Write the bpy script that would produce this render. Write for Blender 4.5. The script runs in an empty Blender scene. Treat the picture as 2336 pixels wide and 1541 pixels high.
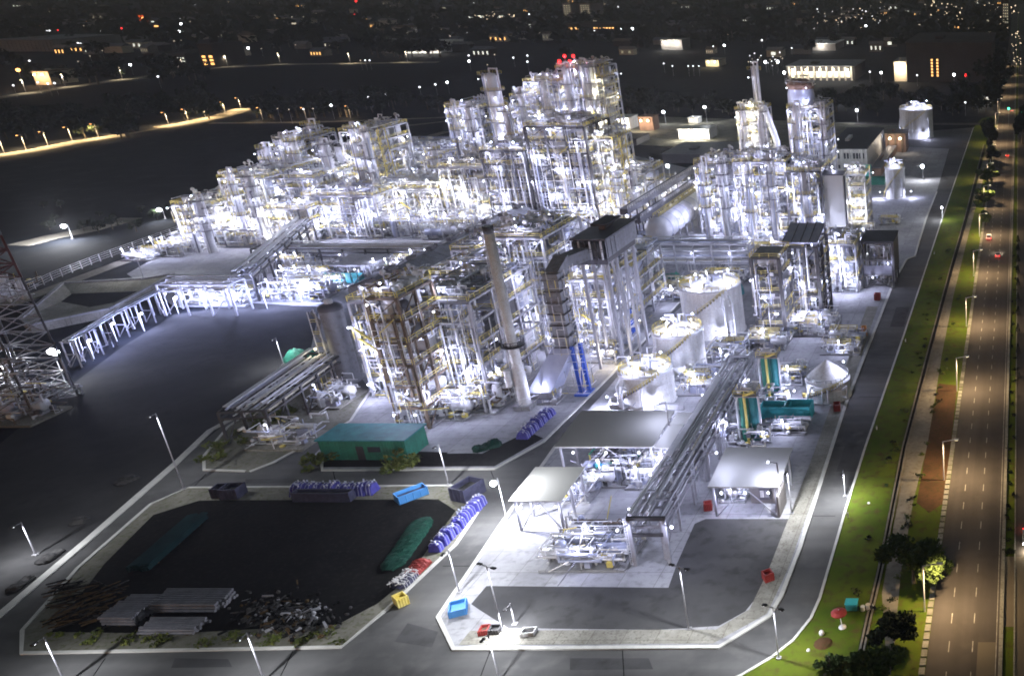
import bpy, math, random
from math import sin, cos, pi, radians, sqrt, atan2
from mathutils import Vector

S = bpy.context.scene
C = S.collection
# ------------------------------------------------------------------ camera, world, moon, exposure
CAMH, FPX, PX, PY, TH = 95.0, 2140.0, 2325.0, 762.0, math.atan(842 / 2140)
cd = bpy.data.cameras.new('camera'); cam = bpy.data.objects.new('camera', cd); C.objects.link(cam)
cam.location = (0, 0, CAMH); cam.rotation_euler = (pi / 2 - TH, 0, 0)
cd.sensor_width = 36; cd.lens = 36 * FPX / 2336
cd.shift_x = -(PX - 1168) / 2336; cd.shift_y = (PY - 770.5) / 2336
cd.clip_start = 1; cd.clip_end = 9000
S.camera = cam
w = bpy.data.worlds.new('World'); S.world = w; w.use_nodes = True
nt = w.node_tree; sky = nt.nodes.new('ShaderNodeTexSky'); sky.sky_type = 'NISHITA'
sky.sun_disc = False; sky.sun_elevation = radians(1.2); sky.sun_rotation = radians(200)
bg = nt.nodes['Background']; nt.links.new(sky.outputs[0], bg.inputs[0]); bg.inputs[1].default_value = 0.12
moon = bpy.data.lights.new('moonlight', 'SUN'); moon.energy = 0.07; moon.angle = radians(3); moon.color = (.75, .82, 1)
mo = bpy.data.objects.new('moonlight', moon); C.objects.link(mo); mo.rotation_euler = (radians(40), 0, radians(200 - 180))
S.view_settings.view_transform = 'Standard'; S.view_settings.look = 'None'
S.view_settings.exposure = 0.0; S.view_settings.gamma = 1
S.cycles.max_bounces = 4; S.cycles.diffuse_bounces = 2; S.cycles.glossy_bounces = 2
S.cycles.transmission_bounces = 2; S.cycles.use_denoising = True
S.cycles.sample_clamp_indirect = 3; S.cycles.sample_clamp_direct = 0
S.cycles.use_adaptive_sampling = True; S.cycles.adaptive_threshold = .07; S.cycles.adaptive_min_samples = 16; S.cycles.filter_width = 1.8; S.cycles.caustics_reflective = False; S.cycles.caustics_refractive = False
KP = 1.3                                   # overall lamp power factor

ct, st_ = cos(TH), sin(TH)
def gy(y, h=0.0):                          # ground distance of a row
    k = (y - PY) / FPX
    return (CAMH - h) * (ct - k * st_) / (k * ct + st_)
def xat(x, Y, h=0.0):
    return (x - PX) * (Y * ct + (CAMH - h) * st_) / FPX
def hgt(Y, yt):
    k = (yt - PY) / FPX
    return CAMH - Y * (k * ct + st_) / (ct - k * st_)
def G(x, y, h=0.0):
    Y = gy(y, h); return Vector((xat(x, Y, h), Y, h))

# ------------------------------------------------------------------ materials
M = {}
def mat(name, col, rough=.6, metal=0., col2=None, scale=.3, detail=4, emit=0, ecol=None, bump=0., kind='noise', col3=None, joints=0, streak=None):
    m = bpy.data.materials.new(name); m.use_nodes = True; n = m.node_tree; b = n.nodes['Principled BSDF']
    b.inputs['Roughness'].default_value = rough; b.inputs['Metallic'].default_value = metal
    b.inputs['Base Color'].default_value = (*col, 1)
    if rough >= .8: b.inputs['Specular IOR Level'].default_value = .08
    if emit:
        b.inputs['Emission Color'].default_value = (*(ecol or col), 1); b.inputs['Emission Strength'].default_value = emit
        try: m.cycles.emission_sampling = 'NONE'
        except Exception: pass
    if col2:
        tc = n.nodes.new('ShaderNodeTexCoord')
        if kind == 'wave':
            tx = n.nodes.new('ShaderNodeTexWave'); tx.inputs['Scale'].default_value = scale; tx.inputs['Distortion'].default_value = .3
        else:
            tx = n.nodes.new('ShaderNodeTexNoise'); tx.inputs['Scale'].default_value = scale; tx.inputs['Detail'].default_value = detail
            tx.inputs['Roughness'].default_value = .62
        n.links.new(tc.outputs['Object'], tx.inputs['Vector'])
        r = n.nodes.new('ShaderNodeValToRGB'); r.color_ramp.elements[0].position = .33; r.color_ramp.elements[1].position = .68
        r.color_ramp.elements[0].color = (*col, 1); r.color_ramp.elements[1].color = (*col2, 1)
        n.links.new(tx.outputs[0], r.inputs[0]); last = r.outputs[0]
        if col3:
            t2 = n.nodes.new('ShaderNodeTexNoise'); t2.inputs['Scale'].default_value = scale * 9; t2.inputs['Detail'].default_value = 5
            n.links.new(tc.outputs['Object'], t2.inputs['Vector'])
            r2 = n.nodes.new('ShaderNodeValToRGB'); r2.color_ramp.elements[0].position = .5; r2.color_ramp.elements[1].position = .72
            n.links.new(t2.outputs[0], r2.inputs[0])
            mx = n.nodes.new('ShaderNodeMix'); mx.data_type = 'RGBA'
            n.links.new(r2.outputs[0], mx.inputs[0]); n.links.new(last, mx.inputs[6]); mx.inputs[7].default_value = (*col3, 1)
            last = mx.outputs[2]
        if streak:
            mp = n.nodes.new('ShaderNodeMapping'); t3 = n.nodes.new('ShaderNodeTexNoise'); t3.inputs['Detail'].default_value = 6; t3.inputs['Scale'].default_value = 1
            mp.inputs['Scale'].default_value = (streak[0], streak[1] if streak[0] < .6 else streak[0], streak[1] if streak[0] >= .6 else 1)
            n.links.new(tc.outputs['Object'], mp.inputs[0]); n.links.new(mp.outputs[0], t3.inputs['Vector'])
            r3 = n.nodes.new('ShaderNodeMapRange'); r3.inputs[1].default_value = .35; r3.inputs[2].default_value = .75; r3.inputs[3].default_value = 1.08; r3.inputs[4].default_value = .8
            n.links.new(t3.outputs[0], r3.inputs[0]); mu = n.nodes.new('ShaderNodeMix'); mu.data_type = 'RGBA'; mu.blend_type = 'MULTIPLY'; mu.inputs[0].default_value = 1
            n.links.new(last, mu.inputs[6]); n.links.new(r3.outputs[0], mu.inputs[7]); last = mu.outputs[2]
        if joints:
            bk = n.nodes.new('ShaderNodeTexBrick'); bk.offset = 0; bk.inputs['Scale'].default_value = 1; bk.inputs['Brick Width'].default_value = joints; bk.inputs['Row Height'].default_value = joints
            bk.inputs['Mortar Size'].default_value = .07; bk.inputs['Color1'].default_value = (1, 1, 1, 1); bk.inputs['Color2'].default_value = (.86, .86, .87, 1); bk.inputs['Mortar'].default_value = (.66, .65, .63, 1)
            n.links.new(tc.outputs['Object'], bk.inputs['Vector']); mu = n.nodes.new('ShaderNodeMix'); mu.data_type = 'RGBA'; mu.blend_type = 'MULTIPLY'; mu.inputs[0].default_value = 1
            n.links.new(last, mu.inputs[6]); n.links.new(bk.outputs[0], mu.inputs[7]); last = mu.outputs[2]
        n.links.new(last, b.inputs['Base Color'])
        if bump:
            bp = n.nodes.new('ShaderNodeBump'); bp.inputs['Strength'].default_value = bump; bp.inputs['Distance'].default_value = .2
            n.links.new(tx.outputs[0], bp.inputs['Height']); n.links.new(bp.outputs[0], b.inputs['Normal'])
    M[name] = m; return m
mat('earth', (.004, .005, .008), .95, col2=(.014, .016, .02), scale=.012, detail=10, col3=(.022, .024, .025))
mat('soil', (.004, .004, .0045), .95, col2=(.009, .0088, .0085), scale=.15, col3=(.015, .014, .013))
mat('asphalt', (.075, .075, .074), .85, col2=(.145, .143, .138), scale=.04, detail=9, col3=(.125, .122, .118), streak=(.02, .35))
mat('highway', (.075, .066, .06), .85, col2=(.11, .098, .09), scale=.05, detail=9, col3=(.09, .08, .07), streak=(.5, .012))
mat('highway_new', (.14, .12, .09), .8, col2=(.17, .145, .11), scale=.1)
mat('concrete', (.3, .3, .31), .85, col2=(.45, .45, .46), scale=.09, detail=9, col3=(.27, .27, .27), joints=6)
mat('kerb', (.24, .23, .195), .85, col2=(.36, .35, .3), scale=.3, col3=(.18, .17, .135), joints=5)
mat('kerb_line', (.5, .5, .46), .8, col2=(.62, .61, .56), scale=.5)
mat('soil_road', (.03, .03, .031), .9, col2=(.062, .061, .06), scale=.05, detail=10, col3=(.04, .04, .04))
mat('sand', (.13, .125, .1), .95, col2=(.24, .23, .19), scale=.16, detail=9, col3=(.1, .11, .055))
mat('gravel', (.055, .055, .057), .95, col2=(.1, .099, .097), scale=.045, detail=9, col3=(.055, .054, .053))
mat('path', (.15, .14, .115), .9, col2=(.29, .265, .22), scale=.12, col3=(.15, .13, .1))
mat('red_soil', (.06, .035, .018), .95, col2=(.12, .062, .032), scale=.16, detail=9, col3=(.05, .045, .015))
mat('grass', (.05, .09, .007), .95, col2=(.115, .14, .016), scale=.06, detail=10, col3=(.075, .06, .02))
mat('weeds', (.05, .08, .02), .9, col2=(.16, .17, .04), scale=.7)
mat('leaf', (.03, .05, .014), .8, col2=(.07, .1, .03), scale=.5)
mat('leaf_dark', (.008, .012, .007), .85, col2=(.025, .035, .014), scale=.5)
mat('bark', (.08, .065, .05), .9, col2=(.14, .12, .09), scale=1.5)
mat('steel', (.3, .3, .32), .5, .05, col2=(.44, .44, .47), scale=.4)
mat('steel_dark', (.05, .05, .055), .6, .2, col2=(.09, .085, .08), scale=.4)
mat('derrick_red', (.07, .016, .013), .7, col2=(.12, .028, .022), scale=.5)
mat('steel_rust', (.1, .075, .05), .7, .1, col2=(.17, .12, .08), scale=.6)
mat('galv', (.66, .67, .7), .4, .05, col2=(.8, .8, .82), scale=.6)
mat('clad', (.72, .73, .76), .35, .05, col2=(.85, .85, .87), scale=.5)
mat('clad_blue', (.42, .45, .6), .4, .1, col2=(.55, .58, .7), scale=.4)
mat('white', (.66, .66, .65), .5, col2=(.84, .84, .82), scale=.3, col3=(.6, .57, .5), streak=(1.2, .12))
mat('clad_warm', (.62, .58, .48), .5, col2=(.78, .74, .62), scale=.4, col3=(.5, .42, .3))
mat('pipe_dark', (.12, .12, .14), .5, col2=(.2, .2, .22), scale=.6)
mat('yellow', (.72, .56, .08), .5, col2=(.82, .7, .24), scale=.5)
mat('grating', (.24, .24, .25), .6, .2, col2=(.36, .36, .37), scale=1.2)
mat('grey_panel', (.2, .205, .225), .55, .1, col2=(.28, .285, .3), scale=.12, col3=(.17, .165, .16), streak=(.9, .1))
mat('grey_dark', (.1, .1, .12), .55, .1, col2=(.14, .14, .16), scale=.15)
mat('roof_dark', (.3, .3, .275), .6, .1, col2=(.46, .46, .42), scale=2.2, kind='wave')
mat('roof_white', (.58, .58, .54), .5, .1, col2=(.72, .72, .67), scale=2.6, kind='wave')
mat('roof_black', (.03, .032, .04), .7, col2=(.05, .052, .06), scale=.3)
mat('green', (.015, .17, .11), .6, col2=(.03, .26, .17), scale=.3, col3=(.02, .13, .09), streak=(1.2, .12))
mat('teal', (.02, .18, .2), .55, col2=(.04, .3, .31), scale=.3, streak=(1., .15))
mat('teal_dark', (.005, .022, .026), .8, col2=(.009, .038, .042), scale=.4)
mat('turquoise', (.03, .45, .5), .5, col2=(.08, .6, .62), scale=.3)
mat('tarp_blue', (.018, .016, .2), .55, col2=(.05, .045, .34), scale=1.4, bump=.8, col3=(.1, .1, .34))
mat('tarp_navy', (.02, .022, .05), .6, col2=(.05, .05, .1), scale=1, bump=.6)
mat('tarp_green', (.004, .024, .017), .8, col2=(.009, .05, .035), scale=.8, bump=.6)
mat('tarp_red', (.22, .025, .02), .6, col2=(.38, .05, .04), scale=1, bump=.6)
mat('blue', (.015, .06, .35), .45, col2=(.03, .1, .45), scale=.4)
mat('blue_light', (.06, .25, .6), .45, col2=(.09, .32, .7), scale=.4)
mat('red', (.26, .025, .02), .55, col2=(.36, .04, .03), scale=.5)
mat('orange', (.65, .25, .03), .5, col2=(.75, .33, .05), scale=.5)
mat('brick', (.22, .15, .12), .85, col2=(.36, .23, .17), scale=.3)
mat('timber', (.07, .045, .022), .85, col2=(.13, .085, .04), scale=1.2)
mat('scrap', (.02, .02, .021), .8, .1, col2=(.08, .078, .075), scale=.9)
mat('glass', (.03, .04, .05), .1, .0, col2=(.05, .06, .08), scale=.2)
mat('tyre', (.02, .02, .02), .9)
mat('car_white', (.7, .68, .66), .3); mat('car_red', (.45, .1, .05), .3); mat('car_silver', (.5, .5, .5), .3, .4)
mat('wall_cream', (.5, .45, .36), .8, col2=(.58, .52, .43), scale=.1)
mat('wall_grey', (.2, .19, .185), .8, col2=(.27, .25, .24), scale=.08)
mat('wall_dark', (.05, .045, .045), .85, col2=(.075, .066, .062), scale=.05)
mat('water', (.004, .006, .009), .12)
mat('paint', (.26, .25, .22), .8, col2=(.5, .48, .43), scale=1.1)
def em(n, c, s): mat(n, c, .5, emit=s)
em('lamp_white', (.92, .95, 1.), 14); em('lamp_warm', (1., .82, .5), 12); em('lamp_work', (.9, .93, 1.), 4.5); em('far_white', (.95, .95, 1.), 2.6); em('far_warm', (1., .76, .5), 1.8); em('far_dim', (1., .85, .65), .7); em('lamp_orange', (1., .42, .12), 6)
em('lamp_red', (1., .03, .03), 3.2); em('lamp_blue', (.08, .1, 1.), 6); em('lamp_green', (.1, 1., .5), 4)
em('window_orange', (1., .5, .15), 2.5); em('window_white', (.9, .92, .8), 1.2); em('window_dim', (.8, .75, .55), .35)
em('window_red', (1., .12, .02), .9)

# ------------------------------------------------------------------ mesh builder
class MB:
    def __init__(s): s.v = []; s.f = []; s.m = []; s.s = []; s.mats = []
    def add(s, vs, fs, m, smooth=False):
        if m not in s.mats: s.mats.append(m)
        k = s.mats.index(m); o = len(s.v); s.v.extend(vs)
        for f in fs: s.f.append([i + o for i in f]); s.m.append(k); s.s.append(smooth)
    def box(s, x0, x1, y0, y1, z0, z1, m):
        s.add([(x0, y0, z0), (x1, y0, z0), (x1, y1, z0), (x0, y1, z0), (x0, y0, z1), (x1, y0, z1), (x1, y1, z1), (x0, y1, z1)],
              [(3, 2, 1, 0), (4, 5, 6, 7), (0, 1, 5, 4), (1, 2, 6, 5), (2, 3, 7, 6), (3, 0, 4, 7)], m)
    def frame(s, a, b):
        a = Vector(a); b = Vector(b); d = (b - a); d.normalize()
        u = d.cross(Vector((0, 0, 1)))
        if u.length < 1e-3: u = Vector((1, 0, 0))
        u.normalize(); return a, b, d, u, u.cross(d)
    def beam(s, a, b, w, m, h=None):
        a, b, d, u, n = s.frame(a, b); h = (h or w) / 2; w = w / 2
        q = [(-1, -1), (1, -1), (1, 1), (-1, 1)]
        vs = [tuple(a + u * (i * w) + n * (j * h)) for i, j in q] + [tuple(b + u * (i * w) + n * (j * h)) for i, j in q]
        s.add(vs, [(3, 2, 1, 0), (4, 5, 6, 7), (0, 1, 5, 4), (1, 2, 6, 5), (2, 3, 7, 6), (3, 0, 4, 7)], m)
    def tube(s, a, b, r, m, n=6, r2=None):
        a, b, d, u, q = s.frame(a, b); r2 = r if r2 is None else r2
        c = [(cos(2 * pi * i / n), sin(2 * pi * i / n)) for i in range(n)]
        vs = [tuple(a + u * (x * r) + q * (y * r)) for x, y in c] + [tuple(b + u * (x * r2) + q * (y * r2)) for x, y in c]
        s.add(vs, [(i, (i + 1) % n, n + (i + 1) % n, n + i) for i in range(n)], m, True)
        s.add([vs[i] for i in range(n)], [tuple(range(n - 1, -1, -1))], m); s.add(vs[n:], [tuple(range(n))], m)
    def path(s, pts, r, m, n=6):
        for a, b in zip(pts, pts[1:]):
            if (Vector(a) - Vector(b)).length > 1e-3: s.tube(a, b, r, m, n)
        for p in pts[1:-1]: s.ball(p, r * 1.12, m, 6, 4)
    def lathe(s, c, prof, m, n=20, smooth=True):
        vs = []; fs = []; k = len(prof)
        for i in range(n):
            a = 2 * pi * i / n
            for r, z in prof: vs.append((c[0] + r * cos(a), c[1] + r * sin(a), c[2] + z))
        for i in range(n):
            j = (i + 1) % n
            for t in range(k - 1): fs.append((i * k + t, j * k + t, j * k + t + 1, i * k + t + 1))
        s.add(vs, fs, m, smooth)
    def ball(s, c, r, m, n=10, k=6, sz=1.):
        s.lathe(c, [(r * sin(pi * i / k), -r * cos(pi * i / k) * sz) for i in range(k + 1)], m, n)
    def hdrum(s, a, b, r, m, n=14):               # horizontal vessel with domed ends
        a, b, d, u, q = s.frame(a, b); L = (b - a).length
        prof = [(0, -.35 * r), (.6 * r, -.25 * r), (r, 0), (r, L), (.6 * r, L + .25 * r), (0, L + .35 * r)]
        vs = []; fs = []; k = len(prof)
        for i in range(n):
            t = 2 * pi * i / n
            for rr, z in prof: vs.append(tuple(a + d * z + u * (rr * cos(t)) + q * (rr * sin(t))))
        for i in range(n):
            j = (i + 1) % n
            for t in range(k - 1): fs.append((i * k + t, i * k + t + 1, j * k + t + 1, j * k + t))
        s.add(vs, fs, m, True)
    def prism(s, poly, z0, z1, m):
        n = len(poly); A = sum(poly[i][0] * poly[(i + 1) % n][1] - poly[(i + 1) % n][0] * poly[i][1] for i in range(n))
        if A < 0: poly = poly[::-1]
        vs = [(p[0], p[1], z0) for p in poly] + [(p[0], p[1], z1) for p in poly]
        s.add(vs, [tuple(range(n, 2 * n))] + [(i, (i + 1) % n, n + (i + 1) % n, n + i) for i in range(n)], m)
    def rail(s, pts, m='yellow', t=.11, h=1.15, step=2.2):
        for a, b in zip(pts, pts[1:]):
            a = Vector(a); b = Vector(b); up = Vector((0, 0, 1))
            s.beam(a + up * h, b + up * h, t, m); s.beam(a + up * h * .52, b + up * h * .52, t * .8, m)
            k = max(1, int((b - a).length / step))
            for i in range(k + 1):
                p = a.lerp(b, i / k); s.beam(p, p + up * h, t, m)
    def build(s, name, parent=None, label=None):
        me = bpy.data.meshes.new(name); ob = bpy.data.objects.new(name, me)
        off = Vector((0, 0, 0)); q = parent
        while q is not None: off = off + q.location; q = q.parent
        me.from_pydata([(x[0] - off.x, x[1] - off.y, x[2] - off.z) for x in s.v], [], s.f)
        for k in s.mats: me.materials.append(M[k])
        me.polygons.foreach_set('material_index', s.m); me.polygons.foreach_set('use_smooth', s.s); me.update()
        C.objects.link(ob)
        if parent: ob.parent = parent
        if label: ob['label'] = label
        return ob

def tag(o, label, cat=None, group=None, kind=None):
    if label: o['label'] = label
    if cat: o['category'] = cat
    if group: o['group'] = group
    if kind: o['kind'] = kind
    return o
def thing(name, label, cat, loc, group=None):
    o = bpy.data.objects.new(name, None); o.empty_display_size = .5; C.objects.link(o); o.location = loc
    return tag(o, label, cat, group)
def copy_tree(o, parent=None):
    c = o.copy(); C.objects.link(c); c.parent = parent
    for ch in list(o.children): copy_tree(ch, c)
    return c
LD = {}
def light(loc, power, parent=None, col=(.66, .69, 1.), kind='POINT', r=.12, ang=150, rot=None):
    key = (round(power), col, kind, r, ang)
    if key not in LD:
        l = bpy.data.lights.new('glow', kind); l.energy = power * KP; l.color = col; l.shadow_soft_size = r
        if kind == 'SPOT': l.spot_size = radians(ang); l.spot_blend = .7
        LD[key] = l
    o = bpy.data.objects.new('glow', LD[key]); C.objects.link(o)
    off = Vector((0, 0, 0)); q = parent
    while q is not None: off = off + q.location; q = q.parent
    o.location = Vector(loc) - off
    if rot: o.rotation_euler = rot
    if parent: o.parent = parent
    return o

# ------------------------------------------------------------------ ground, roads, water
def poly(pts, h=0): return [G(x, y, h)[:2] for x, y in pts]
def area(name, pts, m, z, z0=None):
    b = MB(); b.prism(poly(pts), z - .3 if z0 is None else z0, z, m)
    o = b.build(name); o['kind'] = 'structure'; return o
def strip(name, pts, wd, m, z, z0=None):          # a band of constant real width along ground points
    P = [G(x, y) for x, y in pts]; Lf = []; Rt = []
    for i, p in enumerate(P):
        d = (P[min(i + 1, len(P) - 1)] - P[max(i - 1, 0)]); d.z = 0; d.normalize(); n = Vector((-d.y, d.x, 0))
        Lf.append(p + n * wd / 2); Rt.append(p - n * wd / 2)
    b = MB()
    for i in range(len(P) - 1):
        b.prism([Lf[i][:2], Lf[i + 1][:2], Rt[i + 1][:2], Rt[i][:2]], z - .3 if z0 is None else z0, z, m)
    o = b.build(name); o['kind'] = 'structure'; return o
b = MB(); b.add([(-3600, -300, -.05), (1800, -300, -.05), (1800, 7500, -.05), (-3600, 7500, -.05)], [(0, 1, 2, 3)], 'earth')
g = b.build('ground'); g['kind'] = 'structure'
OUT = [(2221, 291), (2149, 500), (2060, 770), (1974, 1020), (1930, 1160), (1895, 1280), (1870, 1365), (1850, 1410), (1810, 1460), (1760, 1500), (1690, 1541), (1600, 1580), (1480, 1620)]
LK = [(-200, 1562), (-80, 1466), (0, 1402), (200, 1232), (400, 1058), (480, 982), (530, 955)]
area('site_road', LK + [(700, 850), (830, 770), (1100, 600), (1650, 560), (2000, 330), (2100, 300)] + OUT + [(-250, 1680)], 'asphalt', .0)
area('process_yard', [(290, 625), (430, 545), (540, 470), (700, 395), (900, 350), (1400, 345), (1640, 400), (1700, 500), (1640, 610), (1600, 637), (1400, 850), (1240, 1008), (1130, 1070), (735, 1073), (715, 1040), (850, 895), (800, 830), (700, 840), (730, 700), (560, 690), (400, 700)], 'concrete', .12)
area('tank_yard', [(1652, 610), (1500, 750), (1388, 885), (1270, 1015), (1155, 1180), (1000, 1408), (1035, 1480), (1640, 1476), (1755, 1405), (1782, 1360), (1825, 1250), (1885, 1060), (1930, 920), (2040, 640), (2068, 592), (2087, 585), (2112, 500), (2137, 438), (2165, 340), (1960, 330), (1720, 400)], 'concrete', .125)
area('storage_lot', [(50, 1490), (52, 1438), (178, 1296), (345, 1150), (430, 1113), (1030, 1109), (1072, 1108), (1107, 1143), (1040, 1242), (885, 1388), (780, 1476)], 'sand', .12)
area('lot_soil', [(118, 1442), (240, 1285), (350, 1175), (455, 1142), (1000, 1139), (1040, 1165), (925, 1325), (860, 1378), (770, 1425), (400, 1445)], 'soil', .13)
area('equipment_island', [(470, 1072), (466, 1040), (520, 975), (640, 890), (740, 850), (845, 893), (800, 960), (625, 1055), (570, 1076)], 'sand', .125)
area('gravel_patch', [(1110, 1337), (1525, 1341), (1545, 1285), (1585, 1195), (1610, 1184), (1800, 1184), (1790, 1232), (1770, 1290), (1745, 1340), (1700, 1395), (1640, 1428), (1500, 1437), (1160, 1433), (1095, 1392), (1075, 1378)], 'gravel', .135)
area('yard_verge', [(735, 1066), (1128, 1064), (1240, 1000), (1205, 985), (1100, 1035), (950, 1030), (735, 1040)], 'soil', .13)
area('yard_drive', [(1020, 1035), (1100, 1034), (1168, 945), (1120, 930)], 'concrete', .14)
area('far_yard', [(1380, 262), (2080, 285), (2060, 320), (1690, 345), (1380, 325)], 'sand', .05)
area('grass_verge', OUT[:9] + [(1810, 1462), (1760, 1502), (1690, 1543), (1640, 1570), (2095, 1650), (2111, 1534), (2180, 1054), (2241, 551), (2276, 291), (2282, 262), (2240, 270)], 'grass', .1)
area('service_path', [(2008, 1541), (2020, 1475), (2012, 1294 + 60), (2030, 1250), (2067, 1020), (2131, 784), (2178, 606), (2210, 500), (2262, 300), (2275, 300), (2240, 420), (2207, 545), (2176, 671), (2149, 808), (2115, 1020), (2084, 1140), (2055, 1310), (2040, 1475), (2032, 1541)], 'path', .108)
area('bare_earth', [(2141, 875), (2184, 880), (2154, 1147), (2120, 1170), (2091, 1147)], 'red_soil', .112)
DR = [(1962, 1500), (1981, 1414), (2009, 1294), (2063, 1020), (2125, 784), (2173, 606), (2204, 500), (2248, 330)]
strip('drain_channel', DR, 1.1, 'soil', .114)
strip('drain_wall', [(x - 4, y) for x, y in DR], .3, 'path', .3); strip('drain_edge', [(x + 5, y) for x, y in DR], .3, 'path', .3)
strip('drain_branch', [(1962, 1490), (1880, 1541)], .4, 'path', .25)
hx = lambda X: [(X, 40), (X, 2600)]
b = MB(); b.box(-13.6, -3.0, 40, 2600, -.2, .13, 'highway'); h1 = b.build('highway'); h1['kind'] = 'structure'
b = MB(); b.box(-.6, 12, 40, 2600, -.2, .13, 'highway'); h2 = b.build('highway_opposite_lanes'); h2['kind'] = 'structure'
b = MB(); b.box(-6.2, -3.4, 60, gy(1465), .1, .136, 'highway_new'); b.box(-2.6, 12, gy(1430), gy(1270), .1, .142, 'highway_new'); b.box(-.55, 12, 60, gy(1430) - .01, .1, .136, 'highway_new')
o = b.build('highway_repair_patch'); o['kind'] = 'structure'
b = MB(); b.box(-2.35, -.75, 40, 2600, -.1, .11, 'grass'); o = b.build('median_grass'); o['kind'] = 'structure'
b = MB(); R = random.Random(4)
y = 60.
while y < 1500:
    if 1: b.box(-10.58, -10.44, y, y + 2.4, .12, .139, 'paint'); b.box(-7.05, -6.91, y, y + 2.4, .12, .139, 'paint')
    b.box(3.0, 3.14, y, y + 2.4, .12, .146, 'paint'); y += 6.55
b.box(-3.5, -3.38, 40, 2000, .12, .139, 'paint')
o = b.build('road_markings'); o['kind'] = 'structure'
b = MB(); b.box(-3.05, -2.45, 40, 2200, 0, .5, 'kerb'); b.box(-.85, -.6, 40, 2200, 0, .3, 'kerb'); o = b.build('median_kerb'); o['kind'] = 'structure'
b = MB(); y = 60.                                   # painted kerb stones along the left edge
while y < 900: b.box(-14.5, -13.65, y, y + 1.5, 0, .27, 'kerb' if R.random() < .75 else 'sand'); y += 1.9
o = b.build('highway_kerb'); o['kind'] = 'structure'
strip('outer_kerb', OUT[::-1], .45, 'kerb_line', .22); strip('left_kerb', LK, 1.3, 'kerb_line', .2)
KB = .55
for nm, pts in (('island_kerb', [(560, 1075), (466, 1072), (466, 1040), (520, 975), (640, 890)]),
                ('island_kerb', [(570, 1076), (625, 1055), (800, 960), (845, 893), (1000, 790)]),
                ('yard_kerb', [(735, 1050), (735, 1073), (1130, 1070), (1240, 1008), (1400, 850), (1600, 637)]),
                ('lot_kerb', [(52, 1438), (50, 1490), (780, 1476), (885, 1388), (1040, 1242), (1107, 1143), (1072, 1108), (430, 1113), (345, 1150), (178, 1296), (52, 1438)])):
    strip(nm, pts, KB, 'kerb_line', .24)
strip('tank_yard_kerb', [(1270, 1015), (1155, 1180), (1000, 1408), (1035, 1480), (1640, 1476), (1755, 1405), (1782, 1360), (1825, 1250), (1885, 1060), (1930, 920), (2040, 640), (2068, 592), (2087, 585), (2112, 500), (2137, 438)], .7, 'kerb_line', .24)
strip('apron_walk', [(1060, 1455), (1630, 1452), (1730, 1395), (1775, 1300), (1865, 1060), (1990, 700)], 3.2, 'kerb', .15)
strip('crossroad', [(1950, 283), (2290, 283)], 7, 'highway', .125)
for i, pts in enumerate([[(560, 1092), (700, 1090), (705, 1100), (560, 1102)], [(1150, 1040), (1205, 1022), (1220, 1035), (1160, 1055)], [(930, 1420), (1000, 1440), (985, 1475), (900, 1462)], [(1300, 1500), (1480, 1500), (1490, 1525), (1300, 1527)], [(1930, 1010), (1968, 1010), (1950, 1075), (1908, 1075)], [(2045, 700), (2075, 700), (2062, 745), (2030, 745)], [(300, 1190), (340, 1160), (352, 1168), (312, 1200)], [(400, 1500), (520, 1502), (530, 1520), (390, 1522)]]): area('road_patch', pts, 'gravel', .006)
for pts in ([(1095, 1545), (1118, 1484)], [(640, 1541), (668, 1484)], [(1120, 1074), (1135, 1112)], [(2000, 840), (2045, 840)], [(1905, 1176), (1855, 1176)], [(1010, 1290), (1075, 1290)], [(240, 1500), (200, 1560)], [(760, 1074), (768, 1110)], [(470, 1080), (440, 1112)], [(1960, 905), (2012, 905)], [(1420, 1482), (1425, 1570)]): strip('road_joint', pts, .14, 'soil', .008)
area('open_lot', [(150, 890), (178, 866), (280, 790), (400, 716), (560, 696), (740, 658), (800, 690), (830, 770), (700, 850), (530, 953), (400, 1056), (200, 1230), (0, 1400), (-80, 1460), (-60, 1060)], 'soil_road', .03)
# far lanes lit by orange lamps, and the dark pond
for nm, pts, wd in (('far_road', [(-60, 365), (80, 343), (165, 326), (280, 308)], 12), ('far_road', [(370, 291), (430, 281), (500, 266), (560, 248)], 14),
                    ('far_road', [(280, 308), (370, 291)], 5), ('far_road', [(480, 281), (700, 279), (830, 275), (1015, 268)], 5), ('hill_road', [(-60, 232), (150, 200), (400, 165), (520, 153), (650, 147), (1000, 142)], 12),
                    ('access_road', [(40, 560), (120, 540), (200, 525), (300, 497)], 9), ('access_road', [(800, 350), (930, 325), (1020, 300)], 6),
                    ('terrace_road', [(1150, 262), (900, 290), (830, 335)], 4), ('perimeter_track', [(60, 680), (300, 590), (430, 530)], 5)):
    strip(nm, pts, wd, 'path', .06)
area('dark_field', [(60, 330), (380, 275), (560, 240), (900, 215), (1050, 180), (1050, 150), (800, 152), (500, 163), (150, 210), (0, 232), (-60, 245), (-60, 345)], 'soil', .02, -.04)

# ------------------------------------------------------------------ process plant builders
def lamp_part(root, p, out=(0, -1, 0), power=900, col=(.66, .69, 1.), on=True):
    p = Vector(p); out = Vector(out); b = MB()
    b.beam(p, p + out * 1.5, .14, 'steel'); q = p + out * 1.6
    b.ball(q, .24, 'lamp_work' if col[0] < .97 else 'lamp_warm', 8, 6)
    b.build('work_lamp', root)
    if on: light(p + out * 2.2 + Vector((0, 0, -.35)), power, root, col, r=.12)

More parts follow.
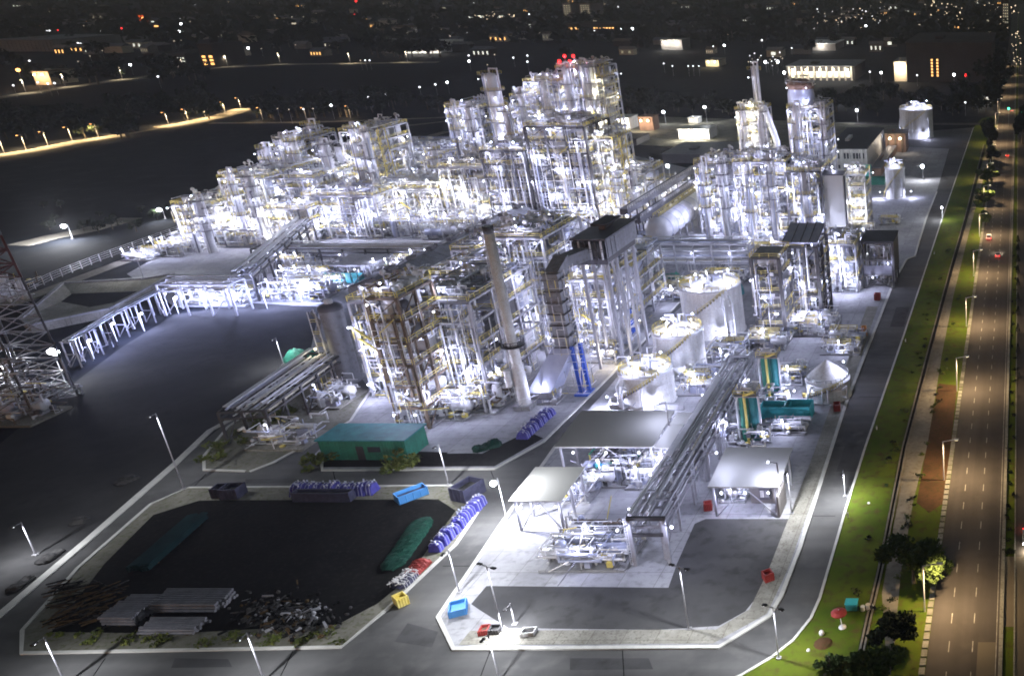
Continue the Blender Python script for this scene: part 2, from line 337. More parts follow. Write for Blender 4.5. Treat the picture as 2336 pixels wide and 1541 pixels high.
PIPEM = ['clad', 'galv', 'white', 'clad_warm', 'clad_blue', 'galv', 'clad', 'pipe_dark', 'steel', 'white', 'clad']
YL = ['clad', 'white', 'galv', 'white', 'clad', 'clad_blue', 'clad_warm', 'pipe_dark']
def pipe_maze(b, bx, n, R, rmin=.07, rmax=.3, mats=PIPEM):
    x0, x1, y0, y1, z0, z1 = bx
    for _ in range(n):
        p = Vector((R.uniform(x0, x1), R.uniform(y0, y1), R.uniform(z0, z1))); pts = [p.copy()]
        r = R.uniform(rmin, rmax) * R.uniform(.6, 1); m = R.choice(mats); last = -1
        for _ in range(R.randint(2, 5)):
            ax = R.choice([0, 0, 1, 2, 2, 2])
            if ax == last: ax = (ax + 1) % 3
            last = ax; q = pts[-1].copy(); lo, hi = ((x0, x1), (y0, y1), (z0, z1))[ax]
            q[ax] = min(hi, max(lo, q[ax] + R.choice((-1, 1)) * R.uniform(.12, .55) * (hi - lo))); pts.append(q)
        b.path(pts, r, m, 6)

SCF = ['galv', 'white', 'galv', 'pipe_dark', 'clad_warm', 'steel', 'yellow']
def conduits(t, bx, n, R):                 # thin conduits, ladder rails, hangers, angle bars
    b = MB(); x0, x1, y0, y1, z0, z1 = bx
    for _ in range(n):
        p = Vector((R.uniform(x0, x1), R.uniform(y0, y1), R.uniform(z0, z1))); q = p.copy(); ax = R.choice([0, 0, 2, 2, 1]); q[ax] += R.uniform(1.5, 7) * R.choice([-1, 1]); q[0] = min(max(q[0], x0 - .5), x1 + .5); q[2] = min(max(q[2], .2), z1 + .5)
        if R.random() < .2: q[2] = min(z1, q[2] + R.uniform(1, 4)); q[0] += R.uniform(-2, 2)
        b.beam(p, q, R.uniform(.07, .18), R.choice(['pipe_dark', 'pipe_dark', 'steel_dark', 'galv', 'white', 'yellow', 'clad_warm', 'white', 'clad_blue']))
    b.build('conduit', t)
def fittings(b, bx, n, R):                 # valves, junction boxes, motors, flanges
    x0, x1, y0, y1, z0, z1 = bx
    for _ in range(n):
        x, y, z = R.uniform(x0, x1), R.uniform(y0, y1), R.uniform(z0, z1); k = R.random()
        if k < .35: b.ball((x, y, z), R.uniform(.2, .5), R.choice(['clad', 'galv', 'white']), 7, 5)
        elif k < .75:
            s = R.uniform(.2, .6); b.box(x - s, x + s, y - s * .6, y + s * .6, z - s, z + s * .8, R.choice(['white', 'galv', 'clad_warm', 'yellow', 'galv', 'grey_dark', 'clad_blue', 'pipe_dark']))
        else: b.lathe((x, y, z), [(0, 0), (.55, 0), (.55, .3), (0, .3)], R.choice(['galv', 'steel', 'yellow']), 9)

def tower(label, xl, xr, yt, yb, depth, nf, seed, name='process_tower', cat='process tower', steel='steel', dens=1., rail='yellow', group=None,
          nx=None, ny=None, vessels=4, lamps=8, lp=900, deck=.7, z0=0.0, crown=True, lcol=(.66, .69, 1.), brace=.35, pm=PIPEM, stair=None, vm=None, fill=.5, scaf=.5):
    R = random.Random(seed); Y0 = gy(yb); h = hgt(Y0, yt); X0 = xat(xl, Y0, h); X1 = xat(xr, Y0, h); Y1 = Y0 + depth; W = X1 - X0
    if pm is YL and lcol[0] < .9: lcol = (.84, .84, .95)
    t = thing(name, label, cat, ((X0 + X1) / 2, (Y0 + Y1) / 2, 0), group)
    nx = nx or max(1, round(W / 7)); ny = ny or max(1, round(depth / 9)); fh = h / nf
    xs = [X0 + W * i / nx for i in range(nx + 1)]; ys = [Y0 + depth * i / ny for i in range(ny + 1)]; zs = [fh * (i + 1) for i in range(nf)]
    b = MB(); cw = (.34 + .012 * min(h, 20)) * (1.5 if steel == 'steel_dark' else 1)
    for x in xs:
        for y in ys: b.beam((x, y, z0), (x, y, h), cw, steel)
    for z in zs:
        for y in ys: b.beam((X0, y, z), (X1, y, z), .36, steel, .5)
        for x in xs: b.beam((x, Y0, z - .02), (x, Y1, z - .02), .32, steel, .46)
    zz = [0] + zs
    for i in range(nx):
        for k in range(nf):
            if R.random() < brace:
                a, c = (xs[i], xs[i + 1]) if R.random() < .5 else (xs[i + 1], xs[i])
                b.beam((a, Y0, zz[k]), (c, Y0, zz[k + 1]), .22, steel)
    for i in range(ny):
        for k in range(nf):
            if R.random() < brace: b.beam((X1, ys[i], zz[k]), (X1, ys[i + 1], zz[k + 1]), .22, steel)
    b.build('steel_frame', t)
    for k, z in enumerate(zs):                      # platforms, each with its railing
        d = MB(); cells = []
        for i in range(nx):
            for j in range(ny):
                if R.random() < deck or (k == nf - 1 and R.random() < .6):
                    d.box(xs[i] + .12, xs[i + 1] - .12, ys[j] + .12, ys[j + 1] - .12, z + .26, z + .34, 'grating'); cells.append((i, j))
        if not d.v: d.box(xs[0], xs[1], Y0, Y0 + 1.4, z + .26, z + .34, 'grating'); cells.append((0, 0))
        p = d.build('platform', t); r = MB()
        if rail:
            e = .25; zr = z + .34
            for i, j in cells:
                if (i, j - 1) not in cells: r.rail([(xs[i], ys[j] - e, zr), (xs[i + 1], ys[j] - e, zr)], rail)
                if (i + 1, j) not in cells: r.rail([(xs[i + 1] + e, ys[j], zr), (xs[i + 1] + e, ys[j + 1], zr)], rail)
                if (i, j + 1) not in cells and k == nf - 1: r.rail([(xs[i], ys[j + 1], zr), (xs[i + 1], ys[j + 1], zr)], rail)
                if (i - 1, j) not in cells: r.rail([(xs[i] - e, ys[j], zr), (xs[i] - e, ys[j + 1], zr)], rail)
            if r.v: r.build('handrail', p)
    vms = vm or ['clad', 'white', 'clad_blue', 'clad']
    for q in range(int(vessels * 1.7)):                        # drums and exchangers between the decks
        i = R.randrange(nx); j = R.randrange(ny); k = R.randrange(nf); zb = zz[k] + .5; cx = (xs[i] + xs[i + 1]) / 2; cy = (ys[j] + ys[j + 1]) / 2
        bw = min(W / nx, depth / ny); v = MB(); m = R.choice(vms)
        if R.random() < .6:
            hh = fh * R.choice([.8, 1.6, 2.4]); hh = min(hh, h - zb + 2); r = bw * R.uniform(.2, .36)
            v.lathe((cx, cy, zb), [(0, 0), (r * .6, .1), (r, .7), (r, hh - .7), (r * .7, hh - .2), (0, hh)], m, 14)
            for s in range(3): v.lathe((cx, cy, zb + hh * (s + .5) / 3.2), [(r, 0), (r + .1, 0), (r + .1, .3), (r, .3)], 'galv', 14)
            v.tube((cx, cy, zb + hh), (cx, cy, zb + hh + 1.2), .3, 'clad', 7)
        else:
            r = min(fh * .3, bw * .28); L = W / nx * .8
            v.hdrum((cx - L / 2, cy, zb + r + .4), (cx + L / 2, cy, zb + r + .4), r, m)
            for s in (-.3, .3): v.box(cx + L * s - .2, cx + L * s + .2, cy - r * .8, cy + r * .8, zb - .1, zb + r * .7, 'steel')
            v.tube((cx, cy, zb + r), (cx, cy, zb + 2 * r + 1.2), .3, 'clad', 7)
        v.build('vessel', t)
    cb = MB()                                       # casings, ducts and cabinets that fill the bays
    for i in range(nx):
        for j in range(ny):
            for k in range(nf):
                if R.random() < fill:
                    a = R.uniform(.12, .4) * W / nx; c = R.uniform(.1, .4) * W / nx; e = R.uniform(.1, .35) * depth / ny; hh = fh * R.uniform(.45, .95)
                    cb.box(xs[i] + a, xs[i + 1] - c, ys[j] + e + .6, ys[j + 1] - e, zz[k] + .4, zz[k] + .4 + hh, R.choice(['clad', 'white', 'clad_blue', 'clad', 'galv']))
    if cb.v: cb.build('casing', t)
    A = W * h / 60; bxf = (X0 + .2, X1 - .2, Y0 - .5, Y0 + min(5, depth * .4), .6, h * .97)
    b = MB(); pipe_maze(b, bxf, int(A * 8 * dens), R, mats=pm)
    pipe_maze(b, (X0 + .2, X1 - .2, Y0 + .5, Y1, .6, h * .96), int(A * 2.6 * dens), R, mats=pm)
    b.build('pipework', t)
    if scaf:                                        # tube scaffold and stair flights hung on the front and right faces
        b = MB(); sx, sz = 1.9, 2.1; nxs, nzs = int(W / sx), int(h * .97 / sz); nys = int(depth / 2.4)
        for i in range(nxs):
            for k in range(nzs):
                x, z = X0 + i * sx, .5 + k * sz
                if R.random() < scaf: b.beam((x, Y0 - 1.1, z), (x + sx, Y0 - 1.1, z), .085, R.choice(SCF))
                if R.random() < scaf: b.beam((x, Y0 - 1.1, z), (x, Y0 - 1.1, z + sz), .085, R.choice(SCF))
                if R.random() < scaf * .25: b.beam((x, Y0 - 1.1, z), (x + sx, Y0 - 1.1, z + sz), .075, R.choice(SCF))
        for i in range(nys):
            for k in range(nzs):
                y, z = Y0 + i * 2.4, .5 + k * sz
                if R.random() < scaf * .8: b.beam((X1 + .8, y, z), (X1 + .8, y + 2.4, z), .085, R.choice(SCF))
                if R.random() < scaf * .6: b.beam((X1 + .8, y, z), (X1 + .8, y, z + sz), .085, R.choice(SCF))
        for _ in range(max(2, int(W * h / 160))):
            x = R.uniform(X0, max(X0 + .1, X1 - 4)); z = R.uniform(0, max(1, h - 4)); s_ = R.choice([-1, 1]); b.beam((x, Y0 - 1.5, z), (x + 3.6, Y0 - 1.5, z + 3 * s_) if z + 3 * s_ > 0 else (x + 3.6, Y0 - 1.5, z + 3), .7, R.choice(['galv', 'grating', 'yellow']), .1)
        b.build('scaffold', t)
    conduits(t, (X0, X1, Y0 - .9, Y0 + 2, .5, h), int(A * 11 * dens), R)
    b = MB()
    for _ in range(int(max(3, W * .6))):           # risers running the height of the front
        x = R.uniform(X0, X1); y = Y0 - R.uniform(.2, .8); r = R.uniform(.12, .36); a = R.uniform(0, h * .5); e = R.uniform(a + h * .3, h)
        b.path([(x + R.uniform(-2, 2), y, a), (x, y, a), (x, y, min(e, h)), (x, y + R.uniform(1, 3), min(e, h))], r, R.choice(pm), 7)
    b.build('riser_pipe', t)
    b = MB(); fittings(b, bxf, int(A * 6 * dens), R); b.build('fitting', t)
    if crown:                                       # vents and pipe loops standing on the roof deck
        b = MB()
        for _ in range(int(5 + W * 1.3)):
            x = R.uniform(X0 + .5, X1 - 1.5); y = R.uniform(Y0, Y1); e = R.uniform(1, 3.6); r = R.uniform(.14, .32)
            b.path([(x, y, h), (x, y, h + e), (x + R.uniform(.8, 1.8), y, h + e), (x + 1.3, y, h + e - .8)], r, R.choice(pm), 7)
            if R.random() < .4: b.ball((x, y, h + e + .3), R.uniform(.4, .8), 'white', 8, 6)
        pipe_maze(b, (X0 + .4, X1 - .4, Y0 + .3, Y1 - .3, h + .5, h + 2.4), int(W * depth / 9), R, mats=pm); b.build('vent_pipe', t)
        b = MB(); fittings(b, (X0 + .5, X1 - .5, Y0, Y1, h + .5, h + 1.6), int(W * depth / 12), R); b.build('fitting', t)
        for q in range(max(1, int(W / 8))): x = X0 + W * (q + .5) / max(1, int(W / 8)); lamp_part(t, (x, Y0 + 1, h + 3.4), (.2, -.4, 0), lp * .8, lcol)
    if stair:
        b = MB(); sx = X1 + 1.6 if stair > 0 else X0 - 1.6; dx = 1.4
        for a in (-dx, dx):
            for c in (0, 5): b.beam((sx + a, Y0 + c, 0), (sx + a, Y0 + c, h + 1), .25, rail or steel)
        n2 = max(2, int(h / 3.2))
        for k in range(n2):
            za, zb = h * k / n2, h * (k + 1) / n2; ya, yb2 = (Y0, Y0 + 5) if k % 2 else (Y0 + 5, Y0)
            xx = sx + (.6 if k % 2 else -.6); b.beam((xx, ya, za), (xx, yb2, zb), 1.0, 'grating', .15)
            b.box(sx - dx, sx + dx, Y0 - .4, Y0 + .5, za, za + .12, 'grating')
            for o in (-.5, .5): b.beam((xx + o, ya, za + 1.1), (xx + o, yb2, zb + 1.1), .1, 'yellow')
            b.rail([(sx - dx, Y0 - .4, za + .1), (sx + dx, Y0 - .4, za + .1)], 'yellow', step=1)
            b.rail([(sx + dx, Y0 - .4, za + .1), (sx + dx, Y0 + 5, za + .1)], 'yellow', step=1.6)
        b.build('stair', t)
    lamps = int(lamps * 1.6)
    for q in range(lamps):
        k = q % nf; z = zs[k] - .5; u = (q * .618 + .15) % 1
        lamp_part(t, (X0 + W * u, Y0 - .6, z), (0, -1, 0), lp, lcol) if q % 5 != 4 else lamp_part(t, (X1 + .4, Y0 + depth * u, z), (1, 0, 0), lp, lcol)
    return t

def column(label, xc, wpx, yt, yb, seed, plats=5, m='clad', rail='yellow', name='distillation_column', cat='column', lp=900, lamps=4, top=None, full=False):
    R = random.Random(seed); Y = gy(yb); h = hgt(Y, yt); x = xat(xc, Y, h); zc = Y * ct + (CAMH - h * .6) * st_; r = wpx * zc / FPX / 2
    t = thing(name, label, cat, (x, Y, 0))
    b = MB(); b.lathe((x, Y, 0), [(r * 1.25, 0), (r, 3), (r, h - r * .8), (r * .8, h - r * .25), (0, h)], m, 20)
    for k in range(7): b.lathe((x, Y, h * (k + .6) / 7.5), [(r, 0), (r + .1, 0), (r + .1, .3), (r, .3)], 'galv', 20)
    b.build('shell', t)
    for k in range(plats):
        z = h * (1 - (k + .12) / (plats + (0 if full else 2.2))); rr = r + 2.; d = MB(); a0 = R.uniform(0, 6.28); arc = R.uniform(3.2, 6.2); n = 12
        pts = [(x + rr * cos(a0 + arc * i / n), Y + rr * sin(a0 + arc * i / n), z) for i in range(n + 1)]; ins = [(x + r * cos(a0 + arc * i / n), Y + r * sin(a0 + arc * i / n), z) for i in range(n + 1)]
        for i in range(n): d.add([pts[i], pts[i + 1], ins[i + 1], ins[i], *[(q[0], q[1], q[2] - .12) for q in (pts[i], pts[i + 1], ins[i + 1], ins[i])]], [(0, 1, 2, 3), (7, 6, 5, 4), (0, 4, 5, 1)], 'grating')
        p = d.build('platform', t); q = MB(); q.rail(pts, rail, step=1.6); q.build('handrail', p)
    b = MB()
    for k in range(5):
        a = R.uniform(3.4, 6); rr = r + R.uniform(.4, .9); zt = h * R.uniform(.6, 1.02)
        b.path([(x + rr * cos(a), Y + rr * sin(a), 0), (x + rr * cos(a), Y + rr * sin(a), zt), (x + r * .5 * cos(a), Y + r * .5 * sin(a), zt)], R.uniform(.14, .34), R.choice(PIPEM), 7)
    b.path([(x, Y, h - .3), (x, Y, h + 1.5), (x + r + .8, Y, h + 1.5), (x + r + .8, Y, h * .3)], .35, 'clad', 8)
    b.build('riser_pipe', t)
    b = MB(); b.beam((x - r - .35, Y - .3, 1), (x - r - .35, Y - .3, h), .12, 'galv'); b.beam((x - r - .35, Y + .4, 1), (x - r - .35, Y + .4, h), .12, 'galv')
    for k in range(int(h / .9)): b.beam((x - r - .35, Y - .3, 1 + k * .9), (x - r - .35, Y + .4, 1 + k * .9), .07, 'galv')
    b.build('ladder', t)
    for k in range(lamps):
        a = 4.2 + 1.1 * (k % 2); z = h * (1 - (k + .3) / (lamps + 1)); lamp_part(t, (x + (r + 1.2) * cos(a), Y + (r + 1.2) * sin(a), z), (cos(a), sin(a), 0), lp * .4)
    return t

def tank(label, xc, wpx, yb, ytop, seed, cone=2., lp=900, lamps=3, rail='yellow', m='white', rich=True):
    R = random.Random(seed); Y = gy(yb); h = hgt(Y, ytop); x = xat(xc, Y, 0); zc = Y * ct + (CAMH - h * .5) * st_; r = wpx * zc / FPX / 2; Y += r
    t = thing('storage_tank', label, 'tank', (x, Y, 0))
    b = MB(); b.lathe((x, Y, 0), [(r + .25, 0), (r + .25, .3), (r, .3), (r, h)], m, 40); b.lathe((x, Y, h - .5), [(r, 0), (r + .22, 0), (r + .22, .4), (r, .4)], 'galv', 40)
    for k in (.33, .66): b.lathe((x, Y, h * k), [(r, 0), (r + .06, 0), (r + .06, .18), (r, .18)], m, 40)
    b.build('shell', t)
    b = MB(); b.lathe((x, Y, h), [(r + .15, 0), (r * .5, cone * .55), (0, cone)], m, 40); rf = b.build('roof', t)
    b = MB(); n = 26
    b.rail([(x + (r - .2) * cos(2 * pi * i / n), Y + (r - .2) * sin(2 * pi * i / n), h) for i in range(n + 1)], rail, step=1.5); b.build('handrail', rf)
    b = MB()
    if rich:
        for _ in range(14):
            a = R.uniform(0, 6.28); q = R.uniform(.1, .8) * r; px, py = x + q * cos(a), Y + q * sin(a); e = R.uniform(.8, 2.4); zb = h + cone * (1 - q / r) - .2
            b.path([(px, py, zb), (px, py, zb + e), (px + R.uniform(-3, 3), py, zb + e)], R.uniform(.15, .35), R.choice(PIPEM), 7)
        for _ in range(7):
            a = R.uniform(0, 6.28); q = R.uniform(.2, .7) * r; b.rail([(x + q * cos(a), Y + q * sin(a), h + cone * .5), (x + r * .95 * cos(a), Y + r * .95 * sin(a), h + .1)], 'yellow')
        b.build('nozzle', rf)
    b = MB(); n = 22
    for i in range(n):
        a = 3.3 + 2.2 * i / n; z = h * (i + .5) / n; b.beam((x + r * cos(a), Y + r * sin(a), z), (x + (r + 1) * cos(a), Y + (r + 1) * sin(a), z), .5, 'grating', .1)
    b.rail([(x + (r + 1) * cos(3.3 + 2.2 * i / n), Y + (r + 1) * sin(3.3 + 2.2 * i / n), h * i / n) for i in range(n + 1)], 'yellow', step=3); b.build('stair', t)
    b = MB()
    for _ in range(4):
        a = R.uniform(3.6, 5.8); b.path([(x + r * cos(a), Y + r * sin(a), 1.2), (x + (r + 1.6) * cos(a), Y + (r + 1.6) * sin(a), 1.2), (x + (r + 1.6) * cos(a), Y + (r + 1.6) * sin(a), h * R.uniform(.2, 1)), (x + r * cos(a), Y + r * sin(a), h * R.uniform(.6, 1))], .22, 'galv', 7)
    b.build('riser_pipe', t)
    for k in range(lamps):
        a = 3.7 + 2.3 * k / max(1, lamps - 1); z = (h + 4.5) if k % 2 else 3.2; e = r * .55 if k % 2 else r + 1.6; lamp_part(t, (x + e * cos(a), Y + e * sin(a), z), (cos(a), sin(a), 0), lp * 2.4)  # every second lamp is added above the roof to brighten it
    return t

def rack(label, p0, p1, wd, h, levels, seed, step=7., name='pipe_rack', cat='pipe rack', steel='steel', np_=6, lamps=3, lp=700, pm=PIPEM, tray=True, h1=None, rail=None, legs=True):
    R = random.Random(seed); a = Vector(p0); c = Vector(p1); a.z = c.z = 0; d = c - a; L = d.length; d.normalize(); n = Vector((-d.y, d.x, 0)); h1 = h if h1 is None else h1
    t = thing(name, label, cat, (a + c) / 2); k = max(1, round(L / step)); b = MB(); up = Vector((0, 0, 1))
    for i in range(k + 1):
        p = a + d * (L * i / k); hh = h + (h1 - h) * i / k
        if legs:
            for s in (-.5, .5): b.beam(p + n * (wd * s * 1.0), p + n * (wd * s) + up * hh, .42, steel)
        for l in range(levels):
            z = hh * (1 - .2 * l) - .1; b.beam(p - n * wd / 2 + up * z, p + n * wd / 2 + up * z, .34, steel, .4)
        if legs and i < k and i % 2 == 0:
            for s in (-.5, .5): b.beam(p + n * (wd * s), p + d * (L / k) + n * (wd * s) + up * (hh * .8), .2, steel)
    for s in (-.5, .5):
        for l in range(levels): b.beam(a + n * wd * s + up * (h * (1 - .2 * l)), c + n * wd * s + up * (h1 * (1 - .2 * l)), .32, steel, .42)
    b.build('steel_frame', t); b = MB()
    for l in range(levels):
        for q in range(np_):
            o = wd * (-.42 + .84 * (q + R.uniform(.1, .9)) / np_); r = R.uniform(.12, .34); m = R.choice(pm); e = R.uniform(0, .12) * L; f = L - R.uniform(0, .12) * L
            z0 = h * (1 - .2 * l) + r + .1; z1 = h1 * (1 - .2 * l) + r + .1
            b.tube(a + d * e + n * o + up * (z0 + (z1 - z0) * e / L), a + d * f + n * o + up * (z0 + (z1 - z0) * f / L), r, m, 7)
            if R.random() < .6:
                g_ = R.uniform(.1, .9) * L; p = a + d * g_ + n * o + up * (z0 + (z1 - z0) * g_ / L); b.path([p, p - up * R.uniform(2, h * .6), ], r * .8, m, 6)
    b.build('pipe_run', t)
    if tray:
        b = MB(); o = n * (wd * .3) + up * 1.3; b.beam(a + o + up * h, c + o + up * h1, 1.1, 'galv', .2); b.build('cable_tray', t)
    if rail:
        b = MB(); 
        for s in (-.55, .55): b.rail([a + n * wd * s + up * h, c + n * wd * s + up * h1], rail, step=3)
        b.build('handrail', t)
    for q in range(lamps):
        u = (q + .5) / lamps; p = a + d * (L * u) + up * ((h + (h1 - h) * u) * .78); s = -1 if n.y > 0 else 1
        lamp_part(t, p + n * (wd * .52 * s), n * s, lp)
    return t

def skid(label, xl, xr, yb, depth, h, seed, name='equipment_skid', cat='process skid', dens=1., pm=PIPEM, lamps=1, lp=700, base='concrete', rail='yellow', n=5, group=None):
    R = random.Random(seed); Y0 = gy(yb); X0 = xat(xl, Y0); X1 = xat(xr, Y0); Y1 = Y0 + depth; W = X1 - X0
    t = thing(name, label, cat, ((X0 + X1) / 2, (Y0 + Y1) / 2, 0), group)
    b = MB(); b.box(X0, X1, Y0, Y1, 0, .5, base); b.build('plinth', t)
    for q in range(n):
        v = MB(); x = R.uniform(X0 + W * .12, X1 - W * .12); y = R.uniform(Y0 + 1, Y1 - 1); k = R.random(); m = R.choice(['clad', 'white', 'clad_blue', 'galv'])
        if k < .45:
            r = R.uniform(.1, .16) * min(W, depth); r = min(r, h * .25); L = R.uniform(.25, .45) * W; a = max(X0, x - L / 2); e = min(X1, x + L / 2)
            v.hdrum((a, y, .6 + r * 1.5), (e, y, .6 + r * 1.5), r, m)
            for f in (.2, .8): v.box(a + (e - a) * f - .2, a + (e - a) * f + .2, y - r * .8, y + r * .8, .5, r * 1.4, 'steel')
            v.build('drum', t)
        elif k < .75:
            r = R.uniform(.08, .14) * min(W, depth); hh = h * R.uniform(.5, 1); v.lathe((x, y, .5), [(r, 0), (r, hh - r), (r * .7, hh - r * .3), (0, hh)], m, 14); v.build('vessel', t)
        else:
            s = R.uniform(.8, 1.6); v.box(x - s, x + s, y - s * .6, y + s * .6, .5, .5 + s, 'clad_blue'); v.tube((x - s, y, 1 + s), (x + s * 1.6, y, 1 + s), s * .4, 'galv', 10); v.build('pump', t)
    A = W * depth / 40; b = MB(); pipe_maze(b, (X0, X1, Y0, Y1, .6, h), int(A * 8 * dens) + 5, R, mats=pm); b.build('pipework', t); conduits(t, (X0, X1, Y0, Y1, .6, h), int(A * 8 * dens) + 4, R)
    b = MB(); fittings(b, (X0, X1, Y0, Y1, .6, h * .8), int(A * 7 * dens) + 3, R); b.build('fitting', t)
    if rail:
        b = MB(); z = h * .6
        for _ in range(2):
            xa = R.uniform(X0, X0 + W * .4); xb = R.uniform(X0 + W * .6, X1); y = R.uniform(Y0, Y1); b.box(xa, xb, y, y + 1.4, z, z + .1, 'grating'); b.rail([(xa, y, z), (xb, y, z)], rail); b.rail([(xa, y + 1.4, z), (xb, y + 1.4, z)], rail)
            for xx in (xa, xb): b.beam((xx, y + .7, 0), (xx, y + .7, z), .25, 'steel')
            z *= 1.25
        b.build('walkway', t)
    for q in range(lamps):
        u = (q + .5) / lamps; xx = X0 + W * u; b = MB(); hh = h + 1.5; b.tube((xx, Y0 + .3, 0), (xx, Y0 + .3, hh), .1, 'galv', 6); b.ball((xx, Y0 - .1, hh - .1), .24, 'lamp_work', 8, 6); b.build('work_lamp', t)
        light((xx, Y0 - .2, hh - .75), lp, t, r=.12)
    return t
# ------------------------------------------------------------------ the plant: far left units
tower('low white process unit at the left end of the plant with yellow decks', 392, 486, 468, 560, 26, 4, 11, vessels=8, lamps=7, dens=1.2, vm=['white'], pm=YL)
tower('broad left process tower with dark columns stepping up behind the low white unit', 498, 600, 408, 548, 30, 6, 12, vessels=6, lamps=9, dens=1.2, pm=YL)
tower('narrow upper tower at the left skyline, lower shoulder of the pair', 588, 632, 345, 500, 18, 7, 13, vessels=4, lamps=7, dens=1.3)
tower('narrow upper tower at the left skyline with white domed vents on top', 626, 676, 322, 500, 22, 8, 14, vessels=5, lamps=8, dens=1.3)
tower('wide silver process block under the twin skyline towers on the left', 606, 716, 408, 532, 24, 6, 15, vessels=6, lamps=9, dens=1.2)
column('slim silver column ringed with platforms left of the lift tower', 706, 15, 280, 480, 16, plats=6, full=True, lamps=5)
tower('yellow decked process tower right of the lift tower on the left skyline', 774, 842, 302, 500, 24, 8, 18, vessels=6, lamps=10, dens=1.3, stair=1, pm=YL)
tower('long flat topped pipe module between the left tower and the main complex', 846, 1014, 352, 470, 30, 5, 19, vessels=8, lamps=10, dens=1.2)
tower('low process module under the long flat topped pipe module', 850, 1000, 432, 520, 26, 4, 20, vessels=6, lamps=9, dens=1.1, pm=YL)
tower('silver process module in front of the lift tower', 690, 850, 448, 545, 22, 4, 21, vessels=6, lamps=9, dens=1.1)
tower('shallow process module with white drums along the front of the left complex', 596, 700, 478, 556, 14, 3, 22, vessels=5, lamps=6, dens=1.2, pm=YL)
# lift tower: dark ladder frame beside a tall smooth slab
Y0 = gy(500); h = hgt(Y0, 332); xa, xb, xc_ = xat(718, Y0, h), xat(758, Y0, h), xat(778, Y0, h)
t = thing('lift_tower', 'open dark lift tower with a tall smooth grey slab on its right side', 'lift tower', ((xa + xc_) / 2, Y0 + 3, 0))
b = MB()
for x in (xa, xb):
    for yy in (Y0, Y0 + 6): b.beam((x, yy, 0), (x, yy, h), .8, 'steel_dark')
for k in range(9): z = h * (.36 + .64 * k / 8); b.beam((xa, Y0 - .05, z), (xb, Y0 - .05, z), .6, 'steel_dark'); b.beam((xb, Y0, z), (xb, Y0 + 6, z), .4, 'steel_dark')
b.build('lift_frame', t)
b = MB(); b.box(xb + .6, xc_, Y0 - .4, Y0 + 7, 0, h * .985, 'grey_panel'); b.build('slab', t)
b = MB(); b.box(xa + .6, xb - .6, Y0 - .3, Y0 + 3, 0, h * .36, 'grey_panel'); b.box(xa + .6, xb - .6, Y0 + 3, Y0 + 4, h * .36, h * .95, 'clad'); b.build('casing', t)
for k in range(5): lamp_part(t, (xa + 2, Y0 + 1, h * (.25 + .17 * k)), (0, -1, 0), 700)
for k in range(3): lamp_part(t, (xb + 1, Y0 - 1, h * (.4 + .25 * k)), (.3, -1, 0), 500)
# ------------------------------------------------------------------ main complex in the middle
tower('square silver tower at the left edge of the main complex', 1016, 1092, 248, 450, 24, 9, 31, vessels=6, lamps=14, dens=1.3, deck=.5, brace=.2)
column('tall grey column crowned with ringed platforms left of the main tower', 1116, 27, 165, 450, 32, plats=6, lamps=6)
tower('stepped silver shoulder low on the left of the main tower', 1130, 1180, 262, 450, 22, 8, 33, vessels=5, lamps=9, dens=1.3)
tower('stepped silver shoulder midway up the left of the main tower', 1164, 1218, 222, 440, 22, 10, 34, vessels=5, lamps=10, dens=1.3)
tower('stepped silver shoulder just below the top of the main tower', 1194, 1272, 188, 436, 22, 11, 35, vessels=7, lamps=14, dens=1.3)
main = tower('tallest silver process tower, crowned by red beacons', 1268, 1350, 158, 430, 26, 13, 36, vessels=9, lamps=18, dens=1.3, stair=1)
Y0 = gy(430); h = hgt(Y0, 158)
for k, px in enumerate((1276, 1290, 1300, 1310)):
    b = MB(); x = xat(px, Y0, h + 3); b.tube((x, Y0, h), (x, Y0, h + 3 + k % 2 * 2.2), .16, 'steel', 6); b.ball((x, Y0, h + 3.3 + k % 2 * 2.2), .75, 'lamp_red', 8, 6); b.build('beacon', main)
light((xat(1296, Y0, h + 3), Y0 - 2, h + 3.5), 700, main, (1, .05, .06))
tower('yellow railed stair block down the right flank of the main tower', 1352, 1374, 180, 440, 12, 12, 37, vessels=2, lamps=12, dens=1., pm=YL, crown=False, nx=1, lcol=(1, .93, .7))
tower('dark gridded open frame standing in front of the main tower on the left', 1096, 1196, 345, 525, 20, 6, 38, steel='steel_dark', vessels=6, lamps=9, dens=.9, deck=.6, nx=2, brace=.1)
tower('dark gridded open frame with bluish panels directly below the main tower', 1196, 1332, 290, 525, 22, 8, 39, steel='steel_dark', vessels=9, lamps=14, dens=.9, deck=.5, nx=3, brace=.3, vm=['clad_blue', 'grey_panel', 'clad'])
tower('right hand process block with yellow rails under the stair flank', 1330, 1396, 320, 520, 18, 7, 40, vessels=5, lamps=10, dens=1.2, pm=YL, stair=1)
tower('low yellow railed block right of the main complex', 1392, 1470, 398, 510, 20, 4, 41, vessels=5, lamps=7, dens=1.2, pm=YL)
tower('broad low block at the foot of the square silver tower', 1000, 1104, 382, 520, 24, 5, 42, vessels=6, lamps=9, dens=1.1, pm=YL)
tower('thin yellow railed pipeway closing the gap before the flat roofed building', 1470, 1600, 415, 462, 9, 2, 43, vessels=4, lamps=5, dens=1.1, pm=YL, crown=False, name='pipeway', cat='pipeway')
